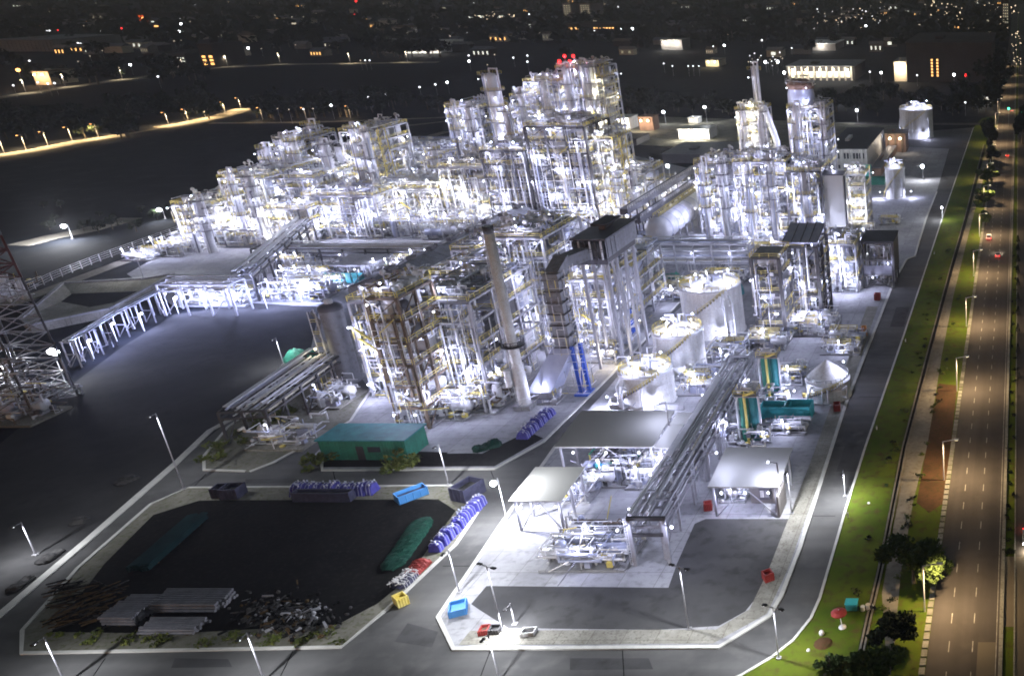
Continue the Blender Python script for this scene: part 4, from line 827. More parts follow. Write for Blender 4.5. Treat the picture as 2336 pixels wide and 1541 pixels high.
for lab, xc, yt, yb, sd in (('nearer tall green column with yellow pipes among the green tarpaulins', 1703, 895, 1005, 150), ('farther tall green column beside the overhead rack', 1752, 808, 905, 151)):
    Y0 = gy(yb); h = hgt(Y0, yt); x = xat(xc, Y0, h); R = random.Random(sd)
    t = thing('green_column', lab, 'column', (x, Y0, 0)); b = MB()
    b.lathe((x - .9, Y0, 0), [(1.0, 0), (1.0, h - 1), (.7, h - .2), (0, h)], 'green', 20); b.lathe((x + 1.0, Y0 + .5, 0), [(.9, 0), (.9, h - 1.4), (.6, h - .7), (0, h - .5)], 'teal', 20); b.build('shell', t)
    b = MB(); b.path([(x - .2, Y0 - 1.5, 0), (x - .2, Y0 - 1.5, h), (x + 2, Y0 - 1.5, h + .8)], .3, 'yellow', 8); b.path([(x + 2.3, Y0, 0), (x + 2.3, Y0, h * .9), (x, Y0, h + .6)], .25, 'clad', 8); b.path([(x - 2.3, Y0 - .5, 0), (x - 2.3, Y0 - .5, h * .8), (x - 1.6, Y0, h + .5)], .28, 'galv', 8); b.build('riser_pipe', t)
    b = MB(); b.box(x - 2.4, x + 2.4, Y0 - 1.8, Y0 + 1.8, h * .97, h * .98 + .1, 'grating'); b.rail([(x - 2.4, Y0 + 1.8, h), (x - 2.4, Y0 - 1.8, h), (x + 2.4, Y0 - 1.8, h), (x + 2.4, Y0 + 1.8, h)]); pipe_maze(b, (x - 2.2, x + 2.2, Y0 - 1.6, Y0 + 1.6, h, h + 2.2), 12, R); b.build('platform', t)
    b = MB(); pipe_maze(b, (x - 4.5, x + 4.5, Y0 - 4, Y0 + 1, .3, 4), 26, R); fittings(b, (x - 4.5, x + 4.5, Y0 - 4, Y0, .3, 3), 14, R); b.build('pipework', t)
    lamp_part(t, (x + 4, Y0 - 3, 4.5), (0, -1, 0), 420); lamp_part(t, (x - 3.8, Y0 - 3, h * .6), (0, -1, 0), 420)
rack('long overhead pipe rack running down the middle of the tank yard', G(1466, 1180, 8.5), G(1690, 812, 8.5), 5.6, 8.5, 3, 160, step=9, np_=4, lamps=6, lp=380, steel='steel', tray=False, pm=['steel', 'galv', 'clad', 'pipe_dark'])
rack('short return leg of the overhead rack beside the right hand canopy', G(1560, 1140), G(1668, 950), 5, 8.5, 2, 161, step=8, np_=4, lamps=2, lp=420)
a, c = G(1452, 1290), G(1530, 1290); t = thing('portal_frame', 'pale goalpost portal standing at the near end of the overhead rack', 'portal frame', (a + c) / 2); b = MB()
hh = hgt(a.y, 1182)
for p in (a, c): b.beam((p.x, p.y, 0), (p.x, p.y, hh), .55, 'steel')
b.beam((a.x - .3, a.y, hh), (c.x + .3, a.y, hh), .6, 'steel_dark'); b.beam((a.x, a.y, hh * .66), (c.x, a.y, hh * .66), .45, 'steel_dark'); b.build('post', t)
b = MB(); b.beam((a.x - .5, a.y, .2), (a.x - .5, a.y, hh), .1, 'galv'); b.beam((a.x - .9, a.y, .2), (a.x - .9, a.y, hh), .1, 'galv')
for k in range(20): b.beam((a.x - .5, a.y, .4 + k * hh / 20), (a.x - .9, a.y, .4 + k * hh / 20), .06, 'galv')
b.build('ladder', t); lamp_part(t, (a.x, a.y - .4, hh * .9), (-.7, -1, 0), 1000); lamp_part(t, (c.x, a.y - .4, hh * .9), (1, -.4, 0), 900)

def canopy(label, xl, xr, yn, yf, hh, m, slope=.0, legs=3, walls=None, lp=420, shift=0):
    # roof sheet whose near edge is at row yn and far edge at row yf, at height hh
    Yn = gy(yn, hh); Yf = gy(yf, hh + slope); x0, x1 = xat(xl, Yn, hh), xat(xr, Yn, hh)
    t = thing('canopy', label, 'canopy', ((x0 + x1) / 2, (Yn + Yf) / 2, 0)); b = MB(); e = .18
    b.add([(x0, Yn, hh), (x1, Yn, hh), (x1, Yf, hh + slope), (x0, Yf, hh + slope), (x0, Yn, hh + e), (x1, Yn, hh + e), (x1, Yf, hh + slope + e), (x0, Yf, hh + slope + e)], [(3, 2, 1, 0), (4, 5, 6, 7), (0, 1, 5, 4), (1, 2, 6, 5), (2, 3, 7, 6), (3, 0, 4, 7)], m); b.build('roof_sheet', t); b = MB()
    ks = [Yn + .6 + (Yf - Yn - 1.2) * k / (legs - 1) for k in range(legs)]
    for k, yy in enumerate(ks):
        z = hh + slope * (yy - Yn) / (Yf - Yn) - .05
        for x in (x0 + .8, x1 - .8): b.beam((x, yy, 0), (x, yy, z), .34, 'steel')
        b.beam((x0, yy, z - .25), (x1, yy, z - .25), .3, 'steel')
        if k == 0: b.beam((x0 + .8, yy, 0), ((x0 + x1) / 2, yy, z - .3), .16, 'steel'); b.beam((x1 - .8, yy, 0), ((x0 + x1) / 2, yy, z - .3), .16, 'steel')
    b.build('post', t)
    for k in range(3): x = x0 + (x1 - x0) * (k + .5) / 3; lamp_part(t, (x, Yn + 1.5, hh - .9), (0, -.6, -.3), lp)
    return t, x0, x1, Yn, Yf
canopy('near left canopy with a plain cream roof beside the road', 1160, 1280, 1144, 1066, 6.5, 'roof_white', 1.0)
t, x0, x1, Yn, Yf = canopy('wide canopy with a dark ribbed roof across the plant road', 1264, 1490, 1020, 938, 8, 'roof_dark', 1.5, legs=3)
b = MB(); b.beam((x1 + .4, Yn + 8, 0), (x1 + .4, Yn + 8, 14), .2, 'steel'); b.build('added_lamp_mast', t); lamp_part(t, (x1 + .4, Yn + 8, 13.8), (-1, 0, 0), 1600)  # added mast and lamp, there only to brighten the ribbed roof
canopy('small pale canopy wedged between the dark ribbed roof and the overhead rack', 1492, 1540, 1022, 942, 8, 'roof_white', .8, legs=2)
t, x0, x1, Yn, Yf = canopy('right hand canopy with a silver roof and a walled bay beneath', 1614, 1776, 1112, 1022, 6.5, 'roof_white', 1.5)
lamp_part(t, (x0 - .6, Yn + 4, 11.5), (1, 0, 0), 900); lamp_part(t, (x1 - .5, Yn + 2, 10.5), (-1, .2, 0), 900)  # two added lamps above the silver roof, there to brighten it
b = MB(); b.beam((x0 - .6, Yn + 4, 0), (x0 - .6, Yn + 4, 11.6), .2, 'steel'); b.beam((x1 - .4, Yn + 2, 0), (x1 - .4, Yn + 2, 10.6), .2, 'steel'); b.build('added_lamp_mast', t)
b = MB(); b.box(x0 + 6, x1 - .3, Yn + 5, Yn + 5.3, .2, 4.6, 'wall_grey'); b.box(x1 - .6, x1 - .3, Yn, Yn + 5, .2, 4.6, 'wall_grey'); b.build('back_wall', t); b = MB(); b.box(x1 - 5, x1 - 3, Yn + 4.2, Yn + 4.9, 1.4, 3.8, 'grey_dark'); b.box(x1 - 4.8, x1 - 4.1, Yn + 4.1, Yn + 4.2, 2, 3.4, 'white'); b.box(x1 - 3.9, x1 - 3.2, Yn + 4.1, Yn + 4.2, 2, 3.4, 'steel'); b.build('switch_box', t)
for i, (l, a, c, yb, dp, hh, lm, bl) in enumerate([('dark green compressor skid under the dark ribbed roof', 1320, 1430, 1115, 12, 5, 1, 1), ('blue pump skid beside the cream roofed canopy', 1275, 1345, 1150, 10, 3.6, 1, 2), ('reddish pump skid under the overhead rack', 1425, 1490, 1120, 10, 4, 1, 0), ('small pump skid under the walled canopy', 1640, 1700, 1150, 7, 3, 1, 0),
        ('white metering skid on the paving by the portal', 1228, 1425, 1306, 10, 3.6, 1, 0), ('rusty pipe skid behind the white metering skid', 1270, 1420, 1255, 6, 4, 1, 3), ('small valve skid under the middle of the overhead rack', 1500, 1560, 1080, 10, 4, 1, 0), ('valve skid beside the nearer green column', 1630, 1680, 1010, 10, 4, 1, 0), ('white pipe skid along the turquoise tarpaulin', 1740, 1835, 995, 5, 2.5, 1, 0), ('pump skid in front of the nearest tank', 1400, 1470, 925, 5, 3, 0, 0)]):
    skid(l, a, c, yb, dp, hh, 170 + i, lamps=lm, lp=700, n=7, dens=1.6, rail=None if bl in (1, 2) else 'galv', pm=[PIPEM, ['steel_dark', 'green', 'galv', 'steel_dark'], ['clad_blue', 'blue_light', 'galv', 'white'], ['steel_rust', 'galv', 'clad', 'scrap']][bl])
# ------------------------------------------------------------------ lamp posts
def post(x, yb, yt, label, heads=1, power=2500, bright=False, name='lamp_post', col=(.9, .92, 1.), group=None, xt=None, globe=None, arm=1.4, d=None):
    p = G(x, yb); h = max(4., hgt(p.y, yt)); t = thing(name, label, 'lamp post', p, group)
    b = MB(); b.tube(p, (p.x, p.y, h), .13, 'galv' if bright else 'steel', 7, .08); b.box(p.x - .35, p.x + .35, p.y - .35, p.y + .35, 0, .3, 'concrete'); b.build('pole', t)
    dirs = [Vector((d[0], d[1], 0))] if d else ([Vector((0, -1, 0))] if heads == 1 else [Vector((1, -.4, 0)).normalized(), Vector((-1, .4, 0)).normalized()])
    for u in dirs:
        e = Vector((p.x, p.y, h)) + u * arm; hb = MB(); hb.beam((p.x, p.y, h - .15), e, .08, 'steel'); hb.beam(e - u * .4, e + u * .4, .4, 'steel_dark', .2)
        hd = hb.build('lamp_head', t); g_ = MB()
        lm = 'lamp_warm' if col[2] < .8 else 'lamp_white'
        if bright: g_.ball(e - Vector((0, 0, .25)), globe or .55, lm, 10, 7)
        else: g_.box(e.x - .16, e.x + .16, e.y - .1, e.y + .1, h - .17, h - .1, 'lamp_work' if lm == 'lamp_white' else lm)
        g_.build('lamp_lens', hd)
        light(e - Vector((0, 0, .5)) + (u * .2), power, t, col, 'SPOT', r=.07, ang=165) if not bright else light(e + u * .9, power, t, col, r=.4)
BR = 4800
post(1157, 1187, 1090, 'brightly lit lamp post at the crossing beside the cream canopy', power=19000, bright=True)
for x, yb, yt, l in [(82, 1266, 1190, 'lamp post with a dark head leaning over the left kerb road'), (150, 1560, 1452, 'lamp post at the bottom left corner of the storage lot'), (603, 1552, 1442, 'lamp post below the sandy edge of the storage lot'), (420, 1116, 942, 'tall lamp post where the left road meets the storage lot'),
                     (1048, 1352, 1252, 'lamp post on the road beside the blue wrapped pipes'), (1140, 1552, 1444, 'lamp post at the bottom of the picture below the gravel apron'), (1806, 1172, 1070, 'slim lamp post beside the right hand canopy'), (1928, 1132, 1072, 'lamp post on the perimeter road kerb above the bend'), (648, 832, 770, 'lamp post beside the small green tarpaulin'), (1024, 1106, 1012, 'thin lamp post by the green roofed container'), (330, 640, 560, 'lamp post behind the settling basin')]:
    post(x, yb, yt, l, power=(7000 if x == 1806 else BR) if yb > 900 else 3500)
for x, yb, yt, l in [(1146, 1437, 1290, 'twin headed lamp post at the left of the gravel patch'), (1572, 1435, 1292, 'twin headed lamp post in the middle of the gravel patch edge'), (1777, 1502, 1384, 'twin headed lamp post at the bend of the perimeter road')]: post(x, yb, yt, l, heads=2, power=3600)
post(1175, 1424, 1385, 'short lamp post standing in the gravel patch', power=2500)
for x, yb, yt, l, pw in [(166, 545, 512, 'lone bright floodlight in the dark field at the left', 45000), (378, 500, 475, 'bright floodlight at the fence before the left end unit', 9000), (1613, 279, 243, 'bright floodlight behind the slim chimney tower', 9000), (1530, 412, 376, 'bright floodlight before the flat roofed building', 7000), (2106, 410, 377, 'bright floodlight on the empty bay by the perimeter road', 9000), (1519, 282, 254, 'floodlight over the walled compound', 5000),
                         (1931, 240, 216, 'floodlight behind the roof drum tower, left of a pair', 5000), (1957, 278, 250, 'floodlight behind the roof drum tower, right of a pair', 6000), (1708, 272, 240, 'floodlight at the shoulder of the slim chimney', 4000), (1896, 405, 374, 'floodlight at the corner of the office building', 4000), (1911, 420, 392, 'floodlight over the top of the slab casing', 2500),
                         (1406, 832, 795, 'warm lamp on the kerb of the plant road by the tanks', 1200), (1597, 655, 618, 'small lamp at the far end of the plant road', 1500), (2150, 500, 470, 'lamp on the perimeter road near the empty bay', 2500)]:
    g_ = .9 if yb < 430 else .75
    post(x, yb, yt, l, power=pw, bright=True, globe=g_ if pw > 3000 else .4, col=(1, .85, .6) if pw == 1200 else (.9, .92, 1))
post(152, 878, 800, 'dazzling twin floodlight on a post beside the derrick', heads=2, power=5000, bright=True, globe=.8, arm=.8)
post(42, 905, 832, 'floodlight on a post behind the orange shrub', power=2600, bright=True, globe=.7)
# slim path lamps along the basin rack
for i, (x, y) in enumerate([(215, 818), (267, 778), (330, 755), (408, 716), (470, 706), (540, 706), (610, 704), (690, 690), (745, 668)]):
    p = G(x, y); t = thing('path_light', 'low hooked path light on the paving below the basin pipe rack', 'path light', p, 'path lights below the basin pipe rack'); b = MB(); b.path([p, p + Vector((0, 0, 5)), p + Vector((1, -.3, 5.5))], .12, 'white', 7); b.build('pole', t); b = MB(); b.ball(p + Vector((1.1, -.3, 5.3)), .3, 'lamp_white', 8, 6); b.build('lamp_lens', t); light(p + Vector((1.1, -.3, 4.4)), 5200, t, (.5, .56, 1))
for i, y in enumerate([1395, 1095, 892, 745, 630, 540, 470, 415, 370, 330, 290, 255, 222, 195, 172, 152]):
    p = Vector((-14.9, gy(y), 0)); t = thing('highway_lamp', 'slim galvanised highway lamp on the left verge', 'street lamp', p, 'highway lamps along the left verge'); b = MB(); b.tube(p, p + Vector((0, 0, 8.6)), .12, 'galv', 6); b.beam(p + Vector((0, 0, 8.6)), p + Vector((2.4, 0, 9.1)), .12, 'galv'); b.build('pole', t)
    b = MB(); b.box(p.x + 2.2, p.x + 3.1, p.y - .2, p.y + .2, 8.98, 9.22, 'galv'); h_ = b.build('lamp_head', t); b = MB(); b.box(p.x + 2.35, p.x + 2.95, p.y - .12, p.y + .12, 8.92, 8.97, 'lamp_warm'); b.build('lamp_lens', h_); light(p + Vector((2.7, 0, 8.6)), 9500, t, (1, .7, .38), 'SPOT', r=.3, ang=168)
# ------------------------------------------------------------------ derrick, basin, racks at the left edge
p = G(72, 925); Y0 = p.y; h = 66; zt = h; t = thing('derrick', 'huge red and white lattice derrick mast at the left edge', 'derrick', p); b = MB(); w0, w1 = 5.6, 3.4
def dc(k, z):
    q = [(-1, -1), (1, -1), (1, 1), (-1, 1)][k]; ww = w0 + (w1 - w0) * z / h; return Vector((p.x + q[0] * ww, p.y + q[1] * ww, z))
n = 20
for seg, nm in ((0, 'steel'), (1, 'derrick_red'), (2, 'pipe_dark'), (3, 'derrick_red')):
    b = MB(); k0, k1 = [0, 9, 12, 16][seg], [9, 12, 16, 20][seg]
    for k in range(k0, k1):
        za, zb = h * k / n, h * (k + 1) / n
        for c in range(4):
            b.beam(dc(c, za), dc(c, zb), .42, nm if seg else 'steel_dark'); b.beam(dc(c, zb), dc((c + 1) % 4, zb), .2, nm); b.beam(dc(c, za), dc((c + 1) % 4, zb), .16, nm); b.beam(dc((c + 1) % 4, za), dc(c, zb), .16, nm)
    b.build('lattice_section', t)
b = MB(); pipe_maze(b, (p.x - 8, p.x + 9, Y0 - 8, Y0 + 6, .3, 14), 40, random.Random(9), .1, .3, ['steel', 'galv', 'steel_rust', 'steel']); b.build('pipework', t)
b = MB(); q = G(74, 660); b.ball((dc(1, 30).x + 1, dc(1, 30).y, 30), .8, 'lamp_red', 8, 6); b.build('beacon', t); light((dc(1, 30).x + 2, dc(1, 30).y - 1.5, 30), 50, t, (1, .05, .05))
for i, (x, y, l) in enumerate([(-30, 700, 'rusty pipe frame left of the derrick at the picture edge'), (10, 975, 'dim pipe skid on the verge before the derrick')]): skid(l, x - 40, x + 60, y, 10, 8, 200 + i, lamps=0, rail=None, base='kerb', pm=['steel', 'galv', 'steel_rust'], dens=.8)
# settling basin: a raised rectangular concrete wall ring with an inner round wall
t = thing('settling_basin', 'large empty concrete settling basin with sloping inner walls', 'basin', G(230, 700)); b = MB()
q = [G(x, y) for x, y in [(55, 745), (150, 662), (330, 652), (402, 640), (255, 722), (75, 760)]]; q2 = [G(x, y) for x, y in [(140, 690), (165, 672), (320, 666), (345, 660), (262, 692), (205, 702)]]
for i in range(6):
    a, c, d2, e = q[i], q[(i + 1) % 6], q2[(i + 1) % 6], q2[i]
    b.add([(a.x, a.y, 2.4), (c.x, c.y, 2.4), (d2.x, d2.y, .3), (e.x, e.y, .3)], [(0, 1, 2, 3)], 'kerb'); b.add([(a.x, a.y, 0), (c.x, c.y, 0), (c.x, c.y, 2.4), (a.x, a.y, 2.4)], [(0, 1, 2, 3)], 'kerb'); b.beam((a.x, a.y, 2.5), (c.x, c.y, 2.5), .8, 'concrete', .4)
b.build('basin_wall', t); b = MB(); b.prism([v[:2] for v in q2], .2, .32, 'soil'); b.build('basin_floor', t)
R = random.Random(21)
pts = [(175, 838), (225, 808), (285, 768), (345, 735), (410, 700)]; gp = [G(*q) for q in pts]
t = thing('basin_pipe_rack', 'long low pipe run on dark twin posts past the settling basin', 'pipe rack', gp[2]); b = MB(); rr = random.Random(4)
for a, c in zip(gp, gp[1:]):
    for u in (0, .5):
        q = a.lerp(c, u); hq = 7.2
        for s in (-1.4, 1.4): b.beam((q.x + s, q.y, 0), (q.x + s, q.y, hq), .26, 'pipe_dark')
        b.beam((q.x - 1.9, q.y, hq - .3), (q.x + 1.9, q.y, hq - .3), .28, 'pipe_dark'); b.beam((q.x - 1.4, q.y, hq * .5), (q.x + 1.4, q.y, hq * .5), .2, 'pipe_dark'); b.beam((q.x - 1.4, q.y, 0), (q.x + 1.4, q.y, hq * .5), .14, 'pipe_dark')
b.build('post', t); b = MB()
for k, s in enumerate((-1.3, -.8, -.3, .3, .8, 1.3)):
    i0, i1 = (0, 5) if k % 3 else (1, 5); b.path([q + Vector((s, 0, 7.3 + .1 * (k % 2))) for q in gp[i0:i1]], .1 + .06 * (k % 3), ['steel', 'galv', 'pipe_dark'][k % 3], 7)
for k in range(14):
    q = gp[rr.randrange(4)].lerp(gp[rr.randrange(1, 5)], .5) if 0 else gp[k % 4].lerp(gp[k % 4 + 1], rr.random()); s = rr.uniform(-1.3, 1.3); b.path([q + Vector((s, 0, 7.3)), q + Vector((s, 0, rr.uniform(1, 5))), q + Vector((s + rr.uniform(-2, 2), -1, rr.uniform(.3, 1)))], .1, 'steel', 6)
b.build('pipe_run', t)
# perimeter fence at the far left
fp = [G(x, y) for x, y in [(20, 690), (120, 640), (230, 596), (330, 560), (430, 524)]]; t = thing('perimeter_fence', 'thin wire fence on grey posts along the dark field', 'fence', fp[2]); b = MB()
for a, c in zip(fp, fp[1:]):
    k = int((c - a).length / 4)
    for i in range(k): q = a.lerp(c, i / k); b.beam(q, q + Vector((0, 0, 2.6)), .2, 'galv')
b.build('fence_post', t); b = MB()
for a, c in zip(fp, fp[1:]):
    for z in (.6, 1.3, 2, 2.6): b.beam(a + Vector((0, 0, z)), c + Vector((0, 0, z)), .08, 'galv')
b.build('fence_wire', t)
# ------------------------------------------------------------------ green roofed container building and shrubs
a, c = G(738, 1050), G(928, 1054); Yf = G(760, 1012).y; x0, x1 = a.x, c.x; Y0 = a.y; hh = 4.6
t = thing('container_building', 'long green container building with a teal roof and a dark doorway', 'container', ((x0 + x1) / 2, Y0 + 4, 0)); b = MB(); b.box(x0, x1, Y0, Y0 + 7, .15, hh, 'green')
for k in range(26): xx = x0 + (x1 - x0) * (k + .5) / 26; b.box(xx - .12, xx + .12, Y0 - .06, Y0 + .02, .3, hh - .2, 'green')
b.build('wall', t); b = MB(); b.box(x0 - .4, x1 + .4, Y0 - .4, Y0 + 7.4, hh, hh + .25, 'teal'); b.build('roof', t); b = MB(); xd2 = x0 + (x1 - x0) * .42; b.box(xd2, xd2 + 1.5, Y0 - .08, Y0 - .02, .2, 3.3, 'roof_black'); b.build('door', t); b = MB(); b.box(xd2 + 2.4, xd2 + 5, Y0 - .08, Y0 - .02, 2, 3.2, 'glass'); b.build('window', t)
def bush(label, p, r, h, seed, m='leaf', n=420, name='shrub', cat='shrub', group=None, leaf=.5):
    R = random.Random(seed); t = thing(name, label, cat, p, group); b = MB()
    for k in range(5): a = R.uniform(0, 6.28); b.tube(p, p + Vector((cos(a) * r * .6, sin(a) * r * .6, h * .7)), .07, 'bark', 5, .03)
    b.build('stem', t); b = MB(); leafs(b, R, p + Vector((0, 0, h * .55)), r, h * .5, n, leaf, m); b.build('foliage', t); return t
def leafs(b, R, c, r, rz, n, s, m):
    cl = [(Vector((R.gauss(0, .45), R.gauss(0, .45), R.gauss(0, .42))), R.uniform(.25, .5)) for _ in range(14)]
    for _ in range(n):
        q, cr = R.choice(cl); v = Vector((R.gauss(0, 1), R.gauss(0, 1), R.gauss(0, 1))); v.normalize(); v = q + v * cr * R.uniform(.6, 1.1)
        o = Vector((c.x + v.x * r, c.y + v.y * r, c.z + v.z * rz)); u = Vector((R.gauss(0, 1), R.gauss(0, 1), R.gauss(0, .7))); u.normalize(); w_ = u.cross(Vector((R.gauss(0, 1), R.gauss(0, 1), 1))); w_.normalize(); e = s * R.uniform(.5, 1.2)
        b.add([tuple(o - u * e), tuple(o + w_ * e * .6), tuple(o + u * e), tuple(o - w_ * e * .6)], [(0, 1, 2, 3)], m)
def tree(label, p, h, r, seed, m='leaf', n=1500, group=None, name='tree', leaf=.7, lean=0):
    R = random.Random(seed); t = thing(name, label, 'tree', p, group); b = MB(); top = p + Vector((lean, 0, h * .55)); b.tube(p, top, h * .03 + .1, 'bark', 8, h * .018 + .05)
    for k in range(6): a = R.uniform(0, 6.28); b.tube(p.lerp(top, R.uniform(.6, 1)), top + Vector((cos(a) * r * .7, sin(a) * r * .7, h * R.uniform(.1, .3))), .14, 'bark', 5, .05)
    b.build('trunk', t); b = MB(); leafs(b, R, p + Vector((lean, 0, h * .66)), r, h * .36, n, leaf, m); b.build('crown', t); return t
bush('wild shrub hugging the left end of the green container', G(728, 1062), 2.2, 3, 1, 'weeds'); bush('rambling shrub at the right end of the green container', G(925, 1066), 3.0, 3, 2, 'weeds', 600)
# ------------------------------------------------------------------ laydown goods
def heap(name, label, cat, path_px, wd, h, m, seed, bumps=26, straps=None, core=True, group=None, bands=7):
    R = random.Random(seed); P = [G(*q) for q in path_px]; t = thing(name, label, cat, P[len(P) // 2], group); b = MB(); nU, nV = 26, 9; grid = []
    L = [0]
    for a, c in zip(P, P[1:]): L.append(L[-1] + (c - a).length)
    def at(u):
        s = u * L[-1]
        for i in range(len(P) - 1):
            if s <= L[i + 1] or i == len(P) - 2:
                f = (s - L[i]) / (L[i + 1] - L[i]); d = (P[i + 1] - P[i]).normalized(); return P[i].lerp(P[i + 1], f), Vector((-d.y, d.x, 0))
    vs = []; fs = []
    for i in range(nU + 1):
        u = i / nU; q, nrm = at(u); env = min(1, sin(pi * min(max(u, .02), .98)) * 3) ** .5
        for j in range(nV + 1):
            a = pi * j / nV; hh = h * env * (.75 + .25 * sin(7 * u + seed) + R.uniform(-.14, .14)); o = q + nrm * (cos(a) * wd / 2 * env * R.uniform(.92, 1.05)); z = .13 + hh * (sin(a) ** .6 if j not in (0, nV) else 0)
            vs.append((o.x, o.y, z))
    for i in range(nU):
        for j in range(nV): k = i * (nV + 1) + j; fs.append((k, k + 1, k + nV + 2, k + nV + 1))
    b.add(vs, fs, m, False); b.build('cover', t)
    if straps:
        b = MB()
        for k in range(bands):
            q, nrm = at((k + .6) / 7.5); pts = [q + nrm * (cos(pi * j / 8) * wd * .53) + Vector((0, 0, .15 + h * 1.04 * max(0, sin(pi * j / 8)) ** .6)) for j in range(9)]
            for x, y in zip(pts, pts[1:]): b.beam(x, y, .05, 'galv')
        for k in range(70):
            q, nrm = at(R.random()); f_ = R.uniform(-.5, .5); o = q + nrm * f_ * wd; b.beam((o.x, o.y, .2 + h * (1.02 - 1.6 * f_ * f_)), (o.x + R.uniform(-.5, .5), o.y + R.uniform(-.5, .5), .2 + h * (1. - 1.6 * f_ * f_)), R.uniform(.06, .2), straps)
        b.build('strap', t)
    return t
def bundles(px, n, wd, h, m, seed, label, group, gap=.12):
    A, B = G(*px[0]), G(*px[1]); R = random.Random(seed); d = (B - A).normalized(); nr = Vector((-d.y, d.x, 0)); L = (B - A).length / n
    for i in range(n):
        o = A + d * (L * (i + .5)); t = thing('wrapped_bundle', label, 'wrapped bundle', o, group); b = MB(); hl = L * (.5 - gap / 2); hw = wd / 2 * R.uniform(.85, 1.05); hh = h * R.uniform(.8, 1.1); N = 8; vs = []; fs = []
        for u in range(N + 1):
            for v in range(N + 1):
                a_, c_ = u / N * 2 - 1, v / N * 2 - 1; z = hh * (max(0, 1 - abs(a_) ** 6) * max(0, 1 - abs(c_) ** 5)) ** .5 * (.86 + .14 * sin(9 * a_ + i) * cos(7 * c_)) + R.uniform(-.06, .06) * hh; q = o + d * (a_ * hl) + nr * (c_ * hw); vs.append((q.x, q.y, .14 + max(0, z)))
        for u in range(N):
            for v in range(N): k = u * (N + 1) + v; fs.append((k, k + 1, k + N + 2, k + N + 1))
        b.add(vs, fs, m, False); b.build('cover', t); b = MB()
        for s_ in (-.45, .45):
            pts = [o + d * (hl * s_) + nr * (c_ * hw) + Vector((0, 0, .18 + hh * 1.02 * max(0, 1 - abs(c_) ** 5) ** .5)) for c_ in (-1, -.85, -.5, 0, .5, .85, 1)]
            for x, y in zip(pts, pts[1:]): b.beam(x, y, .05, 'clad_blue')
        for _ in range(4):
            q = o + d * R.uniform(-.8, .8) * hl + nr * R.uniform(-.8, .8) * hw; b.box(q.x - .12, q.x + .12, q.y - .07, q.y + .07, .14 + hh * .9, .18 + hh * R.uniform(.98, 1.1), R.choice(['galv', 'clad_blue', 'clad_blue']))
        b.build('strap', t)
bundles([(990, 1262), (1100, 1146)], 9, 2.6, 1.9, 'tarp_blue', 31, 'bundle wrapped in dark blue plastic in the row along the road edge of the lot', 'blue bundles along the lot edge')
bundles([(1190, 1004), (1257, 942)], 7, 3.0, 1.9, 'tarp_blue', 32, 'bundle wrapped in dark blue plastic in the row by the yard kerb', 'blue bundles by the yard kerb')
bundles([(672, 1126), (860, 1123)], 11, 3.2, 2.2, 'tarp_blue', 33, 'bundle with a purplish blue cover in the row at the back of the lot', 'blue bundles at the back of the lot', .05)
a, c = G(668, 1146), G(800, 1146); t = thing('bin_row', 'long black open trough in front of the purplish blue stack', 'trough', (a + c) / 2); b = MB(); b.box(a.x, c.x, a.y, a.y + .3, .13, 2, 'tarp_navy'); b.box(a.x, c.x, a.y + 1.5, a.y + 1.8, .13, 2, 'tarp_navy'); b.box(a.x, a.x + .3, a.y + .3, a.y + 1.5, .13, 2, 'tarp_navy'); b.box(c.x - .3, c.x, a.y + .3, a.y + 1.5, .13, 2, 'tarp_navy'); b.build('trough_wall', t); b = MB(); b.box(a.x + .3, c.x - .3, a.y + .3, a.y + 1.5, .14, 1.5, 'scrap'); b.build('fill', t)
heap('covered_heap', 'low heap under a dark green tarpaulin inside the lot', 'heap', [(885, 1305), (930, 1245), (972, 1182)], 4.0, 1.0, 'tarp_green', 34)
heap('covered_heap', 'domed heap under a red tarpaulin at the lot edge', 'heap', [(934, 1316), (952, 1300), (972, 1280)], 2.8, 1.3, 'tarp_red', 35)
heap('scrap_heap', 'untidy heap of blue and white bundles before the red tarpaulin', 'heap', [(905, 1345), (925, 1328), (940, 1310)], 2.6, 1.2, 'tarp_navy', 36, straps='white')
heap('covered_heap', 'small rounded green tarpaulin heap beyond the low dark rack', 'heap', [(668, 832), (688, 822), (706, 812)], 6.0, 3.4, 'green', 37)
heap('covered_heap', 'bright green tarpaulin under the pipe bridge', 'heap', [(1455, 645), (1500, 640), (1555, 640)], 5., 3.4, 'green', 38)
heap('covered_heap', 'small green tarpaulin right of the largest white tank', 'heap', [(1665, 672), (1680, 670), (1698, 668)], 4., 3.0, 'teal', 39)
heap('covered_heap', 'low green tarpaulin in the dark strip before the yard drive', 'heap', [(1078, 1030), (1115, 1020), (1145, 1012)], 3.0, 1.4, 'tarp_green', 40)
heap('scrap_heap', 'grey scrap heap with scattered debris on the verge of the left road', 'heap', [(262, 1108), (285, 1098), (315, 1086)], 3.2, .7, 'scrap', 41)
heap('scrap_heap', 'small brown scrap heap on the verge of the left road', 'heap', [(172, 1200), (182, 1190), (200, 1180)], 2.2, .9, 'scrap', 42)
heap('scrap_heap', 'dark grey heap beside the left kerb lamp', 'heap', [(92, 1288), (115, 1270), (140, 1254)], 2.4, .7, 'scrap', 43)
heap('scrap_heap', 'low rubble heap at the left edge of the road', 'heap', [(22, 1352), (48, 1332), (75, 1314)], 2.0, .6, 'scrap', 44)
